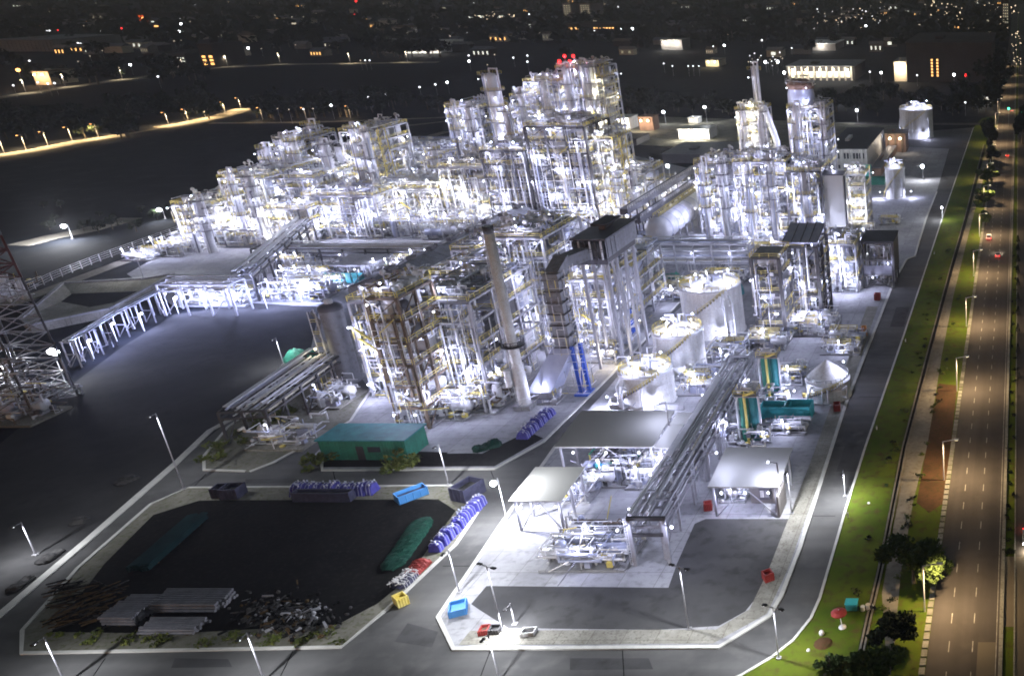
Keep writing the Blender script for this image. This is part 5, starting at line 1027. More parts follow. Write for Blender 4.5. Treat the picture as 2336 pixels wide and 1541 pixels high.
def open_bin(label, x, y, wd, dp, h, m, rot=0., name='skip_bin', cat='skip', fill='scrap', top=None):
    p = G(x, y); t = thing(name, label, cat, p); t.rotation_euler = (0, 0, 0); b = MB(); u = Vector((cos(rot), sin(rot), 0)); v = Vector((-sin(rot), cos(rot), 0))
    for s in (-1, 1): b.beam(p + v * s * dp / 2 - u * wd / 2 + Vector((0, 0, h / 2 + .15)), p + v * s * dp / 2 + u * wd / 2 + Vector((0, 0, h / 2 + .15)), .15, m, h); b.beam(p + u * s * (wd / 2 - .08) - v * (dp / 2 - .1) + Vector((0, 0, h / 2 + .15)), p + u * s * (wd / 2 - .08) + v * (dp / 2 - .1) + Vector((0, 0, h / 2 + .15)), .15, m, h - .02)
    for k in range(5):
        for s in (-1, 1): q = p + u * wd * (k / 4 - .5) * .96 + v * s * (dp / 2 + .1); b.beam(q + Vector((0, 0, .2)), q + Vector((0, 0, h + .1)), .12, m)
    b.build('bin_wall', t); b = MB(); b.beam(p - u * (wd / 2 - .2) + Vector((0, 0, h * .4)), p + u * (wd / 2 - .2) + Vector((0, 0, h * .4)), dp - .25, top or fill, h * .5); b.build('fill', t); return t
open_bin('open blue skip on the kerb between the lot and the road', 940, 1135, 5.2, 2.4, 1.6, 'blue_light', .9, top='tarp_navy')
open_bin('bright blue box on the pale apron corner', 1047, 1395, 3.0, 2.2, 1.2, 'blue_light', -1.1, name='storage_box', cat='box', top='blue_light')
open_bin('black bin of the pair on the back kerb of the lot, left one', 510, 1130, 2.6, 2.2, 2., 'tarp_navy', .1, name='waste_bin', cat='bin'); open_bin('black bin of the pair on the back kerb of the lot, right one', 535, 1132, 3.2, 2.6, 2.2, 'tarp_navy', .1, name='waste_bin', cat='bin')
open_bin('dark crate stack at the corner of the lot', 1070, 1132, 3.6, 4.6, 2.8, 'tarp_navy', -.3, name='crate_stack', cat='crate', fill='scrap'); open_bin('small yellow box on the kerb of the lot', 917, 1378, 1.6, 1.8, 1.6, 'yellow', .9, name='storage_box', cat='box', top='yellow')
open_bin('turquoise covered container beside the green columns, left half of the pair', 1772, 948, 6.6, 3.4, 2.8, 'turquoise', 0, name='covered_container', cat='container', top='turquoise'); open_bin('turquoise covered container beside the green columns, right half of the pair', 1824, 950, 6.0, 4.0, 3.2, 'turquoise', 0, name='covered_container', cat='container', top='turquoise')
open_bin('teal cabin box below the office building', 1968, 402, 8, 6, 5, 'turquoise', 0, name='cabin', cat='cabin', top='turquoise'); open_bin('green tarpaulined box row beside the slim white tank', 1990, 420, 12, 5, 3, 'green', 0, name='covered_container', cat='container', top='green')
open_bin('small red hose box on the far edge of the gravel patch', 1753, 1322, 1.5, 1.5, 1.5, 'red', .6, name='hose_box', cat='box', top='red'); open_bin('red hose box beside the walled canopy', 1616, 1162, 1.4, 1.2, 1.5, 'red', .3, name='hose_box', cat='box', top='red'); open_bin('red box on the paving before the black roofed shed', 2002, 684, 1.8, 1.6, 2., 'red', 0, name='hose_box', cat='box', top='red'); open_bin('orange box on the kerb past the cone tank', 1972, 764, 1.4, 2.6, 2.2, 'orange', .2, name='hose_box', cat='box', top='orange')
open_bin('dark red box on the near apron kerb', 1107, 1443, 1.3, 1.5, .9, 'red', .2, name='hose_box', cat='box', top='steel_rust'); open_bin('grey box on the apron beside the dark red box', 1131, 1441, 1.6, 1.4, .8, 'steel_dark', .1, name='storage_box', cat='box'); open_bin('white crate on the apron walk', 1207, 1446, 2.0, 1.3, .7, 'white', .1, name='storage_box', cat='crate'); open_bin('red and black hose box beside the turquoise containers', 1910, 935, 1.5, 2., 1.6, 'red', .2, name='hose_box', cat='box', top='steel_dark')
def stack(label, px, py, wd, dp, n, m, rot=0., name='pipe_stack', cat='stack', t0=.22, spread=0.12, seed=0, kind='plate'):
    R = random.Random(seed); p = G(px, py); t = thing(name, label, cat, p); u = Vector((cos(rot), sin(rot), 0)); v = Vector((-sin(rot), cos(rot), 0)); b = MB()
    for k in range(n):
        z = .3 + t0 * (k + .5); o = u * R.uniform(-spread, spread) * 3 + v * R.uniform(-spread, spread) * 2
        if kind == 'plate': b.beam(p - u * wd / 2 + o + Vector((0, 0, z)), p + u * wd / 2 + o + Vector((0, 0, z)), dp * R.uniform(.9, 1.), m, t0 * .8)
        else:
            for j in range(int(dp / t0)): q = p + v * (j * t0 - dp / 2) + u * R.uniform(-spread, spread) * 3 + Vector((0, 0, z)); b.tube(q - u * wd / 2, q + u * wd / 2, t0 * .46, m, 7)
    b.build('plate' if kind == 'plate' else 'pipe_layer', t); b = MB()
    for s in (-.35, 0, .35): b.beam(p + u * wd * s - v * dp / 2 + Vector((0, 0, .2)), p + u * wd * s + v * dp / 2 + Vector((0, 0, .2)), .3, 'timber', .24)
    b.build('bearer', t); return t
stack('stack of grey steel pipes in the dark lot, left of the three', 315, 1398, 5.2, 6.5, 3, 'pipe_dark', 0, t0=.55, kind='pipe', seed=1); stack('stack of grey steel pipes in the dark lot, upper right of the three', 450, 1378, 10.5, 4.5, 3, 'pipe_dark', 0, t0=.55, kind='pipe', seed=2); stack('stack of grey steel pipes in the dark lot, lowest of the three', 405, 1432, 8.5, 3.6, 2, 'pipe_dark', 0, t0=.55, kind='pipe', seed=3)
a, c = G(322, 1305), G(458, 1185); d = c - a; stack('long bundle of teal pipes lying in the dark lot', 388, 1243, d.length, 3.2, 3, 'teal_dark', atan2(d.y, d.x), name='pipe_bundle', cat='pipe bundle', t0=.4, kind='pipe', seed=4)
R = random.Random(77)
t = thing('timber_heap', 'tangled heap of brown timber and rusty bars at the left of the lot', 'heap', G(215, 1370)); b = MB()
for k in range(170):
    q = G(R.uniform(125, 275), R.uniform(1335, 1432)); a = R.gauss(.7, .5); L = R.uniform(.5, 2.4); z = R.uniform(.2, 1.2); b.beam(q + Vector((-cos(a) * L, -sin(a) * L, z)), q + Vector((cos(a) * L, sin(a) * L, z + R.uniform(-.4, .4))), R.uniform(.06, .18), R.choice(['timber', 'timber', 'soil', 'scrap', 'soil']))
b.build('timber', t)
t = thing('scrap_pile', 'wide pile of mixed scrap metal and drums at the near side of the lot', 'heap', G(660, 1400)); b = MB()
for k in range(520):
    q = G(R.gauss(655, 52), R.gauss(1408, 24)); z = R.uniform(.15, 1.1); a = R.uniform(0, 3.14); L = R.uniform(.15, .9); m_ = R.choice(['scrap', 'scrap', 'steel_dark', 'steel_dark', 'soil', 'soil', 'timber', 'steel'])
    if R.random() < .6: b.beam(q + Vector((-cos(a) * L, -sin(a) * L, z)), q + Vector((cos(a) * L, sin(a) * L, z)), R.uniform(.06, .35), m_)
    else: b.ball(q + Vector((0, 0, z * .6)), R.uniform(.12, .4), m_, 7, 5)
b.build('scrap', t)
for i in range(26):
    x = R.uniform(110, 790); y = R.uniform(1448, 1474); bush('tuft of yellow green weeds on the sandy edge of the lot', G(x, y), R.uniform(.5, 1.3), R.uniform(.5, 1.2), 300 + i, 'weeds', 60, 'weed_tuft', 'weeds', 'weed tufts along the sandy edge of the lot', .25)
for i in range(16):
    u = R.random(); x = 470 + 170 * u + R.uniform(-10, 40); y = 1050 - 120 * u + R.uniform(-8, 12); bush('ragged shrub on the rim of the kerbed island', G(x, y), R.uniform(1, 1.8), R.uniform(1, 2.4), 340 + i, 'weeds', 110, 'shrub', 'shrub', 'shrubs on the rim of the kerbed island', .35)
# ------------------------------------------------------------------ roadside trees and verge
for i, (x, y, h, r, m, l, n) in enumerate([(2085, 1330, 9, 5.2, 'leaf', 'big spreading tree over the path beside the highway', 5200), (2040, 1460, 4.5, 3.2, 'leaf_dark', 'dark low tree over the drain near the bottom right', 1900), (1995, 1555, 5, 4.5, 'leaf', 'bushy tree at the bottom edge beside the drain', 2600), (1905, 1535, 3, 2, 'leaf', 'small shrubby tree on the grass below the road bend', 900),
        (2256, 345, 17, 5, 'leaf_dark', 'tall dark column of a tree at the head of the highway verge', 2600), (2262, 372, 9, 4, 'leaf_dark', 'shorter dark tree before the tall verge tree', 1300), (2252, 420, 8, 4, 'leaf', 'bushy tree on the verge by the road fork', 1300), (2244, 470, 7, 4, 'leaf', 'loose tree near the muddy lay by', 1100), (2250, 515, 5, 3, 'leaf', 'small tree at the end of the verge row', 700), (2332, 330, 16, 5, 'leaf_dark', 'tall dark tree across the highway at the right edge', 2200), (2337, 300, 14, 5, 'leaf_dark', 'farther dark tree across the highway at the right edge', 1800)]):
    tree(l, G(x, y), h, r, 400 + i, m, n, leaf=.42 if y > 1300 else .8)
for i, y in enumerate([865, 810, 762, 720, 690, 655, 625, 600, 575, 555]):
    p = Vector((.9 if y < 900 else -1.6, gy(y), .1)); p.x = xat(2322, p.y)
    t = thing('sapling', 'small conical sapling in a row on the median grass', 'sapling', p, 'conical saplings on the median'); b = MB(); b.tube(p, p + Vector((0, 0, 1)), .08, 'bark', 5); b.build('trunk', t); b = MB(); rr = random.Random(i)
    for k in range(260): z = rr.random(); a = rr.uniform(0, 6.3); q = (1 - z) * .95 * rr.uniform(.5, 1); o = p + Vector((cos(a) * q, sin(a) * q, .5 + 2.6 * z)); e = .22; b.add([tuple(o + Vector((-e, 0, -e * .5))), tuple(o + Vector((0, e, 0))), tuple(o + Vector((e, 0, -e))), tuple(o + Vector((0, -e, e)))], [(0, 1, 2, 3)], 'leaf_dark')
    b.build('crown', t)
for i in range(60):
    y = R.choice([R.uniform(900, 1400), R.uniform(560, 900)]); p0 = [(2063 - 18 + (1020 - y) * .26, y), (2115 + (1020 - y) * .235, y)][i % 2]
    bush('low weed clump beside the drain and the path', G(p0[0] + R.uniform(-14, 6), y), R.uniform(.4, .9), R.uniform(.3, .9), 500 + i, R.choice(['leaf', 'leaf_dark', 'weeds']), 50, 'weed_clump', 'weeds', 'weed clumps beside the drain and path', .22)
for i in range(34):
    y = 560 + i * 26; p = Vector((R.uniform(-2.2, -1.0), gy(min(y, 1262)), .1)); bush('clipped low hedge plant on the median grass', p, .5, .7, 600 + i, 'leaf_dark', 60, 'hedge_plant', 'hedge plant', 'hedge plants on the median', .2)
# vehicles
def car(label, x, Y, m, away=True, suv=False, seed=0, group=None, lights=True):
    p = Vector((x, Y, .14)); s = 1 if away else -1; L, Wd, H = (4.6, 1.85, 1.75) if suv else (4.4, 1.75, 1.42); t = thing('car', label, 'car', p, group); b = MB(); e = -1
    prof = [(-L / 2, .35), (-L / 2, .85), (-L / 2 + .25, .95), (-L / 2 + (.5 if suv else .9), .98), (-L / 2 + (.7 if suv else 1.45), H), (L / 2 - 1.9, H), (L / 2 - 1.15, .98), (L / 2 - .2, .85), (L / 2, .7), (L / 2, .35)]
    vs = []; n = len(prof)
    for sx in (-1, 1):
        for a, z in prof: vs.append((p.x + sx * Wd / 2 * (1 if z < 1.1 else .84), p.y + s * a, p.z + z))
    b.add(vs, [tuple(range(n))] + [tuple(range(2 * n - 1, n - 1, -1))] + [(i, n + i, n + (i + 1) % n, (i + 1) % n) for i in range(n)], m); b.build('body', t)
    b = MB()
    for sx in (-1, 1):
        q = [(-L / 2 + (.65 if suv else 1.15), 1.0), (-L / 2 + (.8 if suv else 1.5), H - .1), (L / 2 - 1.95, H - .1), (L / 2 - 1.35, 1.0)]; b.add([(p.x + sx * (Wd / 2 * .92 + .05), p.y + s * a, p.z + z) for a, z in q], [(0, 1, 2, 3)], 'glass')
    b.add([(p.x + sx * Wd * .4, p.y + s * a, p.z + z) for sx, a, z in ((-1, -L / 2 + (.46 if suv else .93), 1.03), (1, -L / 2 + (.46 if suv else .93), 1.03), (1, -L / 2 + (.6 if suv else 1.35), H - .05), (-1, -L / 2 + (.6 if suv else 1.35), H - .05))], [(0, 1, 2, 3)], 'glass')
    b.add([(p.x + sx * Wd * .4, p.y + s * a, p.z + z) for sx, a, z in ((-1, L / 2 - 1.85, H - .03), (1, L / 2 - 1.85, H - .03), (1, L / 2 - 1.12, 1.05), (-1, L / 2 - 1.12, 1.05))], [(0, 1, 2, 3)], 'glass'); b.build('window', t)
    for sx in (-1, 1):
        for a in (-L * .3, L * .31): b = MB(); c_ = Vector((p.x + sx * (Wd / 2 - .08), p.y + s * a, p.z + .33)); b.tube(c_ - Vector((.11, 0, 0)), c_ + Vector((.11, 0, 0)), .33, 'tyre', 14); wh = b.build('wheel', t); b = MB(); b.tube(c_ + Vector((sx * .08, 0, 0)), c_ + Vector((sx * .125, 0, 0)), .2, 'galv', 10); b.build('rim', wh)
    for sx in (-1, 1):
        b = MB(); b.ball((p.x + sx * Wd * .38, p.y - s * (L / 2 + .02), p.z + .78), .2, 'lamp_red', 8, 6); b.build('tail_light', t); b = MB(); b.ball((p.x + sx * Wd * .38, p.y + s * (L / 2 + .0), p.z + .66), .17, 'lamp_white', 8, 6); b.build('headlight', t)
    if lights: light((p.x, p.y + s * (L / 2 + 1.6), .8), 500, t, (1, .85, .62)); light((p.x, p.y - s * (L / 2 + .9), .8), 60, t, (1, .12, .08))
q = G(2256, 545); car('white sport utility car with glowing tail lights at the lay by', q.x, q.y, 'car_white', suv=True); q = G(2276, 585); car('silver saloon car with red tail lights following the white car', q.x, q.y, 'car_silver'); q = G(2298, 357); car('distant red car far up the highway', q.x, q.y, 'car_red'); q = G(2332, 1232); car('dark car with lit headlights at the right edge of the picture', q.x + .9, q.y, 'car_silver', away=False)
q = G(2316, 505 - 250); car('tiny car at the far junction of the highway', -5, q.y, 'car_white', lights=False)
# red parasol, cart and small things on the grass
p = G(1922, 1432); t = thing('parasol', 'leaning red parasol with a white foot on the grass', 'parasol', p); b = MB(); b.lathe((p.x, p.y, .1), [(0, 0), (.6, 0), (.6, .22), (0, .3)], 'white', 14); b.build('base', t); top = p + Vector((-.5, .6, 3.1)); b = MB(); b.tube(p, top, .07, 'white', 7); b.build('pole', t); b = MB(); b.lathe(top - Vector((0, 0, .5)), [(1.25, -.1), (.75, .22), (0, .42)], 'red', 10, False); b.lathe(top - Vector((0, 0, .5)), [(1.25, -.1), (1.25, -.3)], 'red', 10, False); b.build('canopy', t)
p = G(1944, 1392); t = thing('food_cart', 'small teal cart with white tubs beside the red parasol', 'cart', p); b = MB(); b.box(p.x - .9, p.x + .9, p.y - .7, p.y + .7, .5, 1.7, 'teal'); b.box(p.x - 1, p.x + 1, p.y - .8, p.y + .8, 1.7, 1.8, 'turquoise'); b.build('body', t)
for s in (-1, 1): b = MB(); b.tube((p.x + s * .95 - .06, p.y, .45), (p.x + s * .95 + .06, p.y, .45), .4, 'tyre', 14); b.build('wheel', t)
b = MB(); b.tube((p.x + 1.7, p.y, .1), (p.x + 1.7, p.y, .9), .35, 'white', 12); b.tube((p.x + 2.5, p.y + .3, .1), (p.x + 2.5, p.y + .3, 1), .4, 'wall_cream', 12); b.build('tub', t)
p = G(1985, 1390); t = thing('motorbike', 'small black motorbike parked by the teal cart', 'motorbike', p); b = MB()
for s in (-.65, .65): b.tube((p.x + s, p.y - .06, .42), (p.x + s, p.y + .06, .42), .32, 'tyre', 14)
b.build('wheel', t); b = MB(); b.beam((p.x - .6, p.y, .8), (p.x + .4, p.y, .85), .3, 'steel_dark', .25); b.beam((p.x + .65, p.y, .42), (p.x + .4, p.y, 1.1), .1, 'galv'); b.beam((p.x + .4, p.y - .35, 1.1), (p.x + .4, p.y + .35, 1.1), .07, 'steel_dark'); b.box(p.x - .3, p.x + .3, p.y - .14, p.y + .14, .35, .75, 'steel_dark'); b.build('body', t)
p = G(1878, 1468); t = thing('rubble_mound', 'small mound of reddish earth with a white bag on the grass by the bend', 'mound', p); b = MB(); b.lathe((p.x, p.y, .05), [(1.5, 0), (1.1, .35), (.4, .6), (0, .62)], 'red_soil', 11, False); b.build('mound', t); b = MB(); b.ball((p.x - .6, p.y + 1.9, .5), .42, 'white', 8, 6, 1.3); b.build('bag', t)
for i, (x, y) in enumerate([(1982, 1148), (1844, 1484)]):
    p = G(x, y); b = MB(); rr = random.Random(i); b.lathe((p.x, p.y, .08), [(.32, 0), (.28, .16), (.14, .28), (0, .3)], 'white', 8, False); o = b.build('litter_bag'); tag(o, 'white plastic bag lying on the grass verge', 'bag', 'white bags lying on the grass')
# guard posts along the outer kerb and utility stubs
for i in range(4):
    y = 1180 - i * 200; x = 1907 + (1240 - y) * .328; p = G(x + 8, y); b = MB(); b.box(p.x - .12, p.x + .12, p.y - .12, p.y + .12, 0, 1., 'white'); b.box(p.x - .16, p.x + .16, p.y - .16, p.y + .16, .9, 1.05, 'kerb'); o = b.build('marker_post'); tag(o, 'short white marker post beside the outer kerb', 'marker post', 'marker posts along the outer kerb')
# ------------------------------------------------------------------ buildings beyond the plant
def building(label, xl, xr, yt, yb, depth, wall, roof='roof_black', wins=None, wm='window_white', name='building', cat='building', lamps=0, lp=6000, lcol=(1, .95, .85), cols=0, trim=None):
    Y0 = gy(yb); h = hgt(Y0, yt); x0, x1 = xat(xl, Y0, h / 2), xat(xr, Y0, h / 2); t = thing(name, label, cat, ((x0 + x1) / 2, Y0 + depth / 2, 0)); b = MB(); b.box(x0, x1, Y0, Y0 + depth, 0, h, wall); b.build('wall', t)
    e = h * .02 + .3; b = MB(); b.box(x0 - e, x1 + e, Y0 - e, Y0 + depth + e, h, h + e, roof); b.box(x0 + (x1 - x0) * .3, x0 + (x1 - x0) * .4, Y0 + depth * .3, Y0 + depth * .5, h + e, h + e * 3.4, wall); b.build('roof', t)
    W = x1 - x0
    for (u0, u1, v0, v1, nc, nr) in (wins or []):
        for i in range(nc):
            for j in range(nr):
                a = x0 + W * (u0 + (u1 - u0) * (i + .2) / nc); c = x0 + W * (u0 + (u1 - u0) * (i + .8) / nc); za = h * (v0 + (v1 - v0) * (j + .2) / nr); zb = h * (v0 + (v1 - v0) * (j + .8) / nr)
                b = MB(); b.box(a, c, Y0 - .25, Y0 - .05, za, zb, wm); b.build('window', t)
    if cols:
        b = MB()
        for i in range(cols): a = x0 + W * (i + .5) / cols; b.box(a - W * .12 / cols, a + W * .12 / cols, Y0 - 1.2, Y0 - .3, 0, h, trim or wall)
        b.build('pilaster', t)
    for i in range(lamps):
        a = x0 + W * (i + .5) / lamps; b = MB(); b.ball((a, Y0 - 2.2, h * .8), max(.7, Y0 * .0009), 'lamp_warm' if lcol[2] < .9 else 'lamp_white', 8, 6); b.beam((a, Y0, h * .8 + .6), (a, Y0 - 2, h * .8 + .6), .25, 'steel'); b.build('wall_lamp', t); light((a, Y0 - 6, h * .75), lp, t, lcol, r=.6)
    return t
building('two storey office block with a dark flat roof and brick flank behind the slab casing', 1888, 1978, 340, 392, 62, 'white', wins=[(.25, .95, .5, .9, 9, 1), (.25, .95, .1, .36, 9, 1)], wm='glass', cols=4, trim='white')
building('long low shed with a dark roof along the right of the office block', 1990, 2010, 384, 402, 60, 'brick', 'grey_dark')
building('dark flat roofed building with a bluish roof beside the lit floodlight', 1512, 1668, 352, 372, 34, 'grey_dark', 'grey_panel')
building('low dark roofed building just right of the main tower', 1388, 1452, 318, 332, 20, 'grey_dark', 'roof_black')
building('bright white walled hall in the far compound', 1548, 1618, 296, 318, 14, 'white', 'roof_white', lamps=4, lp=3000)
building('white gatehouse at the left of the far compound', 1384, 1436, 270, 296, 14, 'white', 'roof_white', wins=[(.2, .9, .2, .55, 7, 1)], wm='glass', lamps=2, lp=3500)
building('small boxy white cabin in the far compound', 1570, 1592, 270, 282, 8, 'white', 'white', lamps=1, lp=1500)
building('pink walled cluster building between the white hall and the gatehouse', 1458, 1490, 268, 298, 10, 'brick', 'brick', lamps=2, lp=2200, lcol=(1, .8, .6))
building('reddish machine house beside the far white tank', 2020, 2066, 306, 348, 14, 'brick', 'steel_rust', lamps=2, lp=900, lcol=(1, .85, .7), cols=3, trim='steel_rust')
building('huge dark windowless hall with two columns of orange windows', 2068, 2262, 100, 188, 130, 'wall_dark', 'wall_dark', wins=[(.28, .315, .14, .62, 1, 6), (.345, .38, .14, .62, 1, 6)], wm='window_orange')
building('cream lit block at the corner of the huge dark hall', 2040, 2068, 142, 186, 40, 'wall_cream', 'grey_dark', lamps=1, lp=16000, lcol=(1, .8, .55))
building('long lit warehouse with pale pillars behind the roof drum tower', 1794, 1950, 152, 184, 60, 'wall_dark', 'grey_dark', wins=[(.05, .95, .05, .8, 10, 1)], wm='window_dim', cols=11, trim='wall_cream', lamps=5, lp=5000)
building('low building with a grey striped roof at the upper right', 1840, 1906, 100, 116, 60, 'wall_grey', 'galv', lamps=1, lp=9000)
building('white floodlit warehouse on the rise left of the main tower', 922, 1004, 98, 122, 50, 'white', 'roof_white', lamps=7, lp=5200)
building('dim shed joined to the left of the white floodlit warehouse', 868, 922, 108, 122, 40, 'wall_grey', 'grey_dark')
building('factory glowing deep orange at the upper left', 316, 348, 32, 54, 80, 'wall_dark', 'wall_dark', wins=[(.02, .45, .1, .95, 2, 2), (.5, .98, .05, .5, 3, 1)], wm='window_red')
building('house lit orange by a lamp at the left edge', 78, 114, 164, 194, 24, 'wall_cream', 'steel_rust', lamps=2, lp=5200, lcol=(1, .6, .3))
building('shed with two rows of white lights at the upper left', 332, 424, 124, 148, 60, 'wall_dark', 'wall_dark', wins=[(.02, .98, .55, .72, 14, 1), (.2, .98, .25, .42, 12, 1)], wm='window_white')
building('narrow building with stacked orange windows at the upper left', 456, 488, 102, 154, 40, 'wall_dark', 'wall_dark', wins=[(.05, .45, .08, .55, 1, 3), (.55, .95, .08, .55, 1, 3)], wm='window_orange')
building('long low dark factory with a row of lamps along its roof at the left edge', -20, 122, 92, 118, 90, 'wall_grey', 'grey_dark', cols=16, trim='wall_grey')
building('twin apartment blocks on the skyline, left one', 1284, 1304, 8, 40, 60, 'wall_grey', 'wall_dark', wins=[(.1, .9, .1, .9, 3, 6)], wm='window_dim')
building('twin apartment blocks on the skyline, right one', 1322, 1348, 8, 40, 60, 'wall_grey', 'wall_dark', wins=[(.1, .9, .1, .9, 4, 6)], wm='window_dim')
building('faint apartment block at the top right beside the highway', 2286, 2302, 2, 60, 50, 'wall_dark', 'wall_dark', wins=[(.1, .9, .1, .9, 3, 7)], wm='window_dim')
building('pale house group right of the main tower top', 1508, 1556, 92, 114, 30, 'wall_grey', 'wall_grey', lamps=2, lp=9000)
building('lit market hall with a strip of bright stalls at the top centre', 1066, 1170, 32, 44, 60, 'wall_dark', 'wall_dark', wins=[(.02, .98, .1, .8, 16, 1)], wm='window_white')
building('long dark factory with a strip of warm windows at the upper right', 1290, 1430, 55, 78, 60, 'wall_dark', 'wall_dark', wins=[(.02, .25, .4, .7, 4, 1), (.45, .85, .5, .7, 8, 1)], wm='window_orange')
building('pavilion lit yellow behind the chimney', 1610, 1640, 138, 152, 24, 'wall_cream', 'wall_grey', lamps=2, lp=3200, lcol=(1, .85, .5))
building('small white depot beside the far highway trees', 2222, 2262, 222, 240, 20, 'white', 'grey_dark', lamps=1, lp=2500)
# ------------------------------------------------------------------ distant lamps
def far_lamp(x, y, r, m, label, group, hh=9., pw=0, col=(1, .95, .85)):
    Y = gy(y, hh); p = Vector((xat(x, Y, hh), Y, 0)); zc = Y * ct + 80 * st_; rr = r * zc / FPX
    b = MB(); b.tube(p, (p.x, p.y, hh - rr * .8), max(.1, rr * .12), 'steel', 5); b.ball((p.x, p.y, hh), rr, m, 8, 6); o = b.build('street_lamp'); tag(o, label, 'street lamp', group)
    if pw: light((p.x, p.y - rr - 1, hh - rr - .5), pw, o_parent(o), col)
def o_parent(o): return None
one = lambda l: None
WL, WG = 'tiny white lamp glowing among the dark town beyond the plant', 'tiny white lamps of the far town'
OL, OG = 'tiny warm lamp glowing in the far town at the upper right', 'tiny warm lamps of the far town'
for x, y, r in [(17, 94, 3), (40, 92, 3), (62, 92, 3), (82, 91, 3), (107, 71, 2), (113, 70, 2), (162, 63, 1.6), (191, 59, 1.6), (183, 81, 2), (222, 79, 2), (298, 79, 2), (413, 55, 3), (408, 72, 3), (397, 94, 1.8), (413, 93, 1.8), (178, 99, 2.6), (184, 100, 2.6), (67, 139, 2.4), (178, 140, 1.6), (205, 128, 1.4), (233, 116, 1.4), (262, 148, 2.6), (297, 148, 3), (360, 175, 2.6), (524, 110, 3), (541, 109, 3), (566, 110, 3), (596, 111, 1.6), (674, 103, 1.6), (30, 195, 2.4), (86, 188, 2.6), (109, 191, 2.6), (124, 190, 2.8), (407, 152, 1.8), (627, 35, 1.4), (666, 39, 1.6), (692, 39, 1.4),
                (626, 232, 2.4), (755, 240, 3), (633, 248, 1.8), (659, 250, 1.8), (692, 249, 2.2), (714, 248, 1.6), (797, 231, 1.8), (840, 222, 2.6), (881, 215, 2.6), (920, 207, 2.6), (957, 199, 2.6), (993, 193, 2.6), (1020, 188, 3), (1069, 127, 2.4), (1070, 140, 3), (1171, 132, 2.4), (1203, 127, 2.4), (1203, 141, 2.6), (1128, 125, 1.8), (1092, 72, 2), (1081, 72, 2), (1065, 74, 2), (1207, 33, 2), (1442, 66, 3.6), (1417, 66, 2.6), (1356, 71, 2.2), (1307, 12, 1.4), (1410, 16, 2), (833, 85, 2), (1534, 151, 2), (1514, 145, 2), (1570, 151, 2), (1581, 151, 2), (1594, 151, 2), (822, 138, 1.8), (833, 138, 2), (843, 138, 2), (1112, 148, 1.8),
                (1652, 104, 3), (1627, 106, 2), (1738, 92, 2.6), (1806, 110, 2), (1779, 120, 2), (1746, 142, 4), (1774, 141, 4), (1789, 166, 4), (1984, 164, 2.6), (2010, 166, 3.2), (2092, 172, 2.4), (2176, 171, 4), (2258, 171, 3.6), (1975, 60, 3), (1947, 61, 2.2), (2202, 234, 2.6)]: far_lamp(x, y, r * .8, 'lamp_white' if r > 2.9 else 'far_white' if r > 1.8 else 'far_dim', WL, WG)
R = random.Random(99)
for i in range(60): far_lamp(R.uniform(1840, 2030), R.gauss(36, 16) % 70 + 3, R.uniform(.6, 1.5), R.choice(['far_warm', 'far_white', 'far_dim']), OL, OG)
for i in range(62): far_lamp(R.uniform(2110, 2335), abs(R.gauss(20, 26)) % 78 + 2, R.uniform(.6, 1.7), R.choice(['far_warm', 'far_warm', 'far_dim']), OL, OG)
for i in range(22): far_lamp(R.uniform(1700, 1785), R.gauss(135, 8), R.uniform(.8, 1.6), R.choice(['far_white', 'far_dim']), WL, WG)
for i in range(36): far_lamp(R.uniform(0, 1700), R.uniform(4, 80), R.uniform(.5, 1.0), R.choice(['far_warm', 'far_white', 'far_dim']), WL, WG)
for i in range(24): far_lamp(R.uniform(1066, 1175), R.gauss(36, 3), R.uniform(.8, 1.4), 'far_warm', WL, WG)
for i in range(26): far_lamp(2321 + R.uniform(-13, 8), R.uniform(60, 150), R.uniform(.7, 1.3), 'far_warm', OL, OG)
for x, y, r, m, l in [(41, 160, 5, 'lamp_orange', 'large orange glowing lamp beside the orange lit house'), (277, 65, 2.2, 'lamp_red', 'pink lamp left of the orange factory'), (132, 69, 1.6, 'lamp_red', 'dim red lamp at the upper left'), (812, 3, 3, 'lamp_red', 'red mast light at the top edge'), (809, 34, 2, 'lamp_red', 'fainter red mast light under the one at the top edge'), (2203, 172, 4.2, 'lamp_red', 'red lamp on the huge dark hall'), (2301, 248, 3.4, 'lamp_green', 'green traffic signal at the far junction'), (2330, 258, 2.4, 'lamp_green', 'green traffic signal at the right edge'), (326, 42, 3, 'lamp_orange', 'small flame coloured lamp on the orange factory')]: far_lamp(x, y, r * .8, m, l, None, hh=11)
Y = gy(227, 6); xa, xb = xat(640, Y, 6), xat(667, Y, 6); b = MB(); b.box(xa, xb, Y, Y + .4, 4.8, 6.6, 'lamp_blue')
for x in (xa + 1, xb - 1): b.box(x - .15, x + .15, Y + .4, Y + .7, 0, 6.4, 'steel')
tag(b.build('light_board'), 'long blue glowing light board beyond the far orange lane', 'light board')
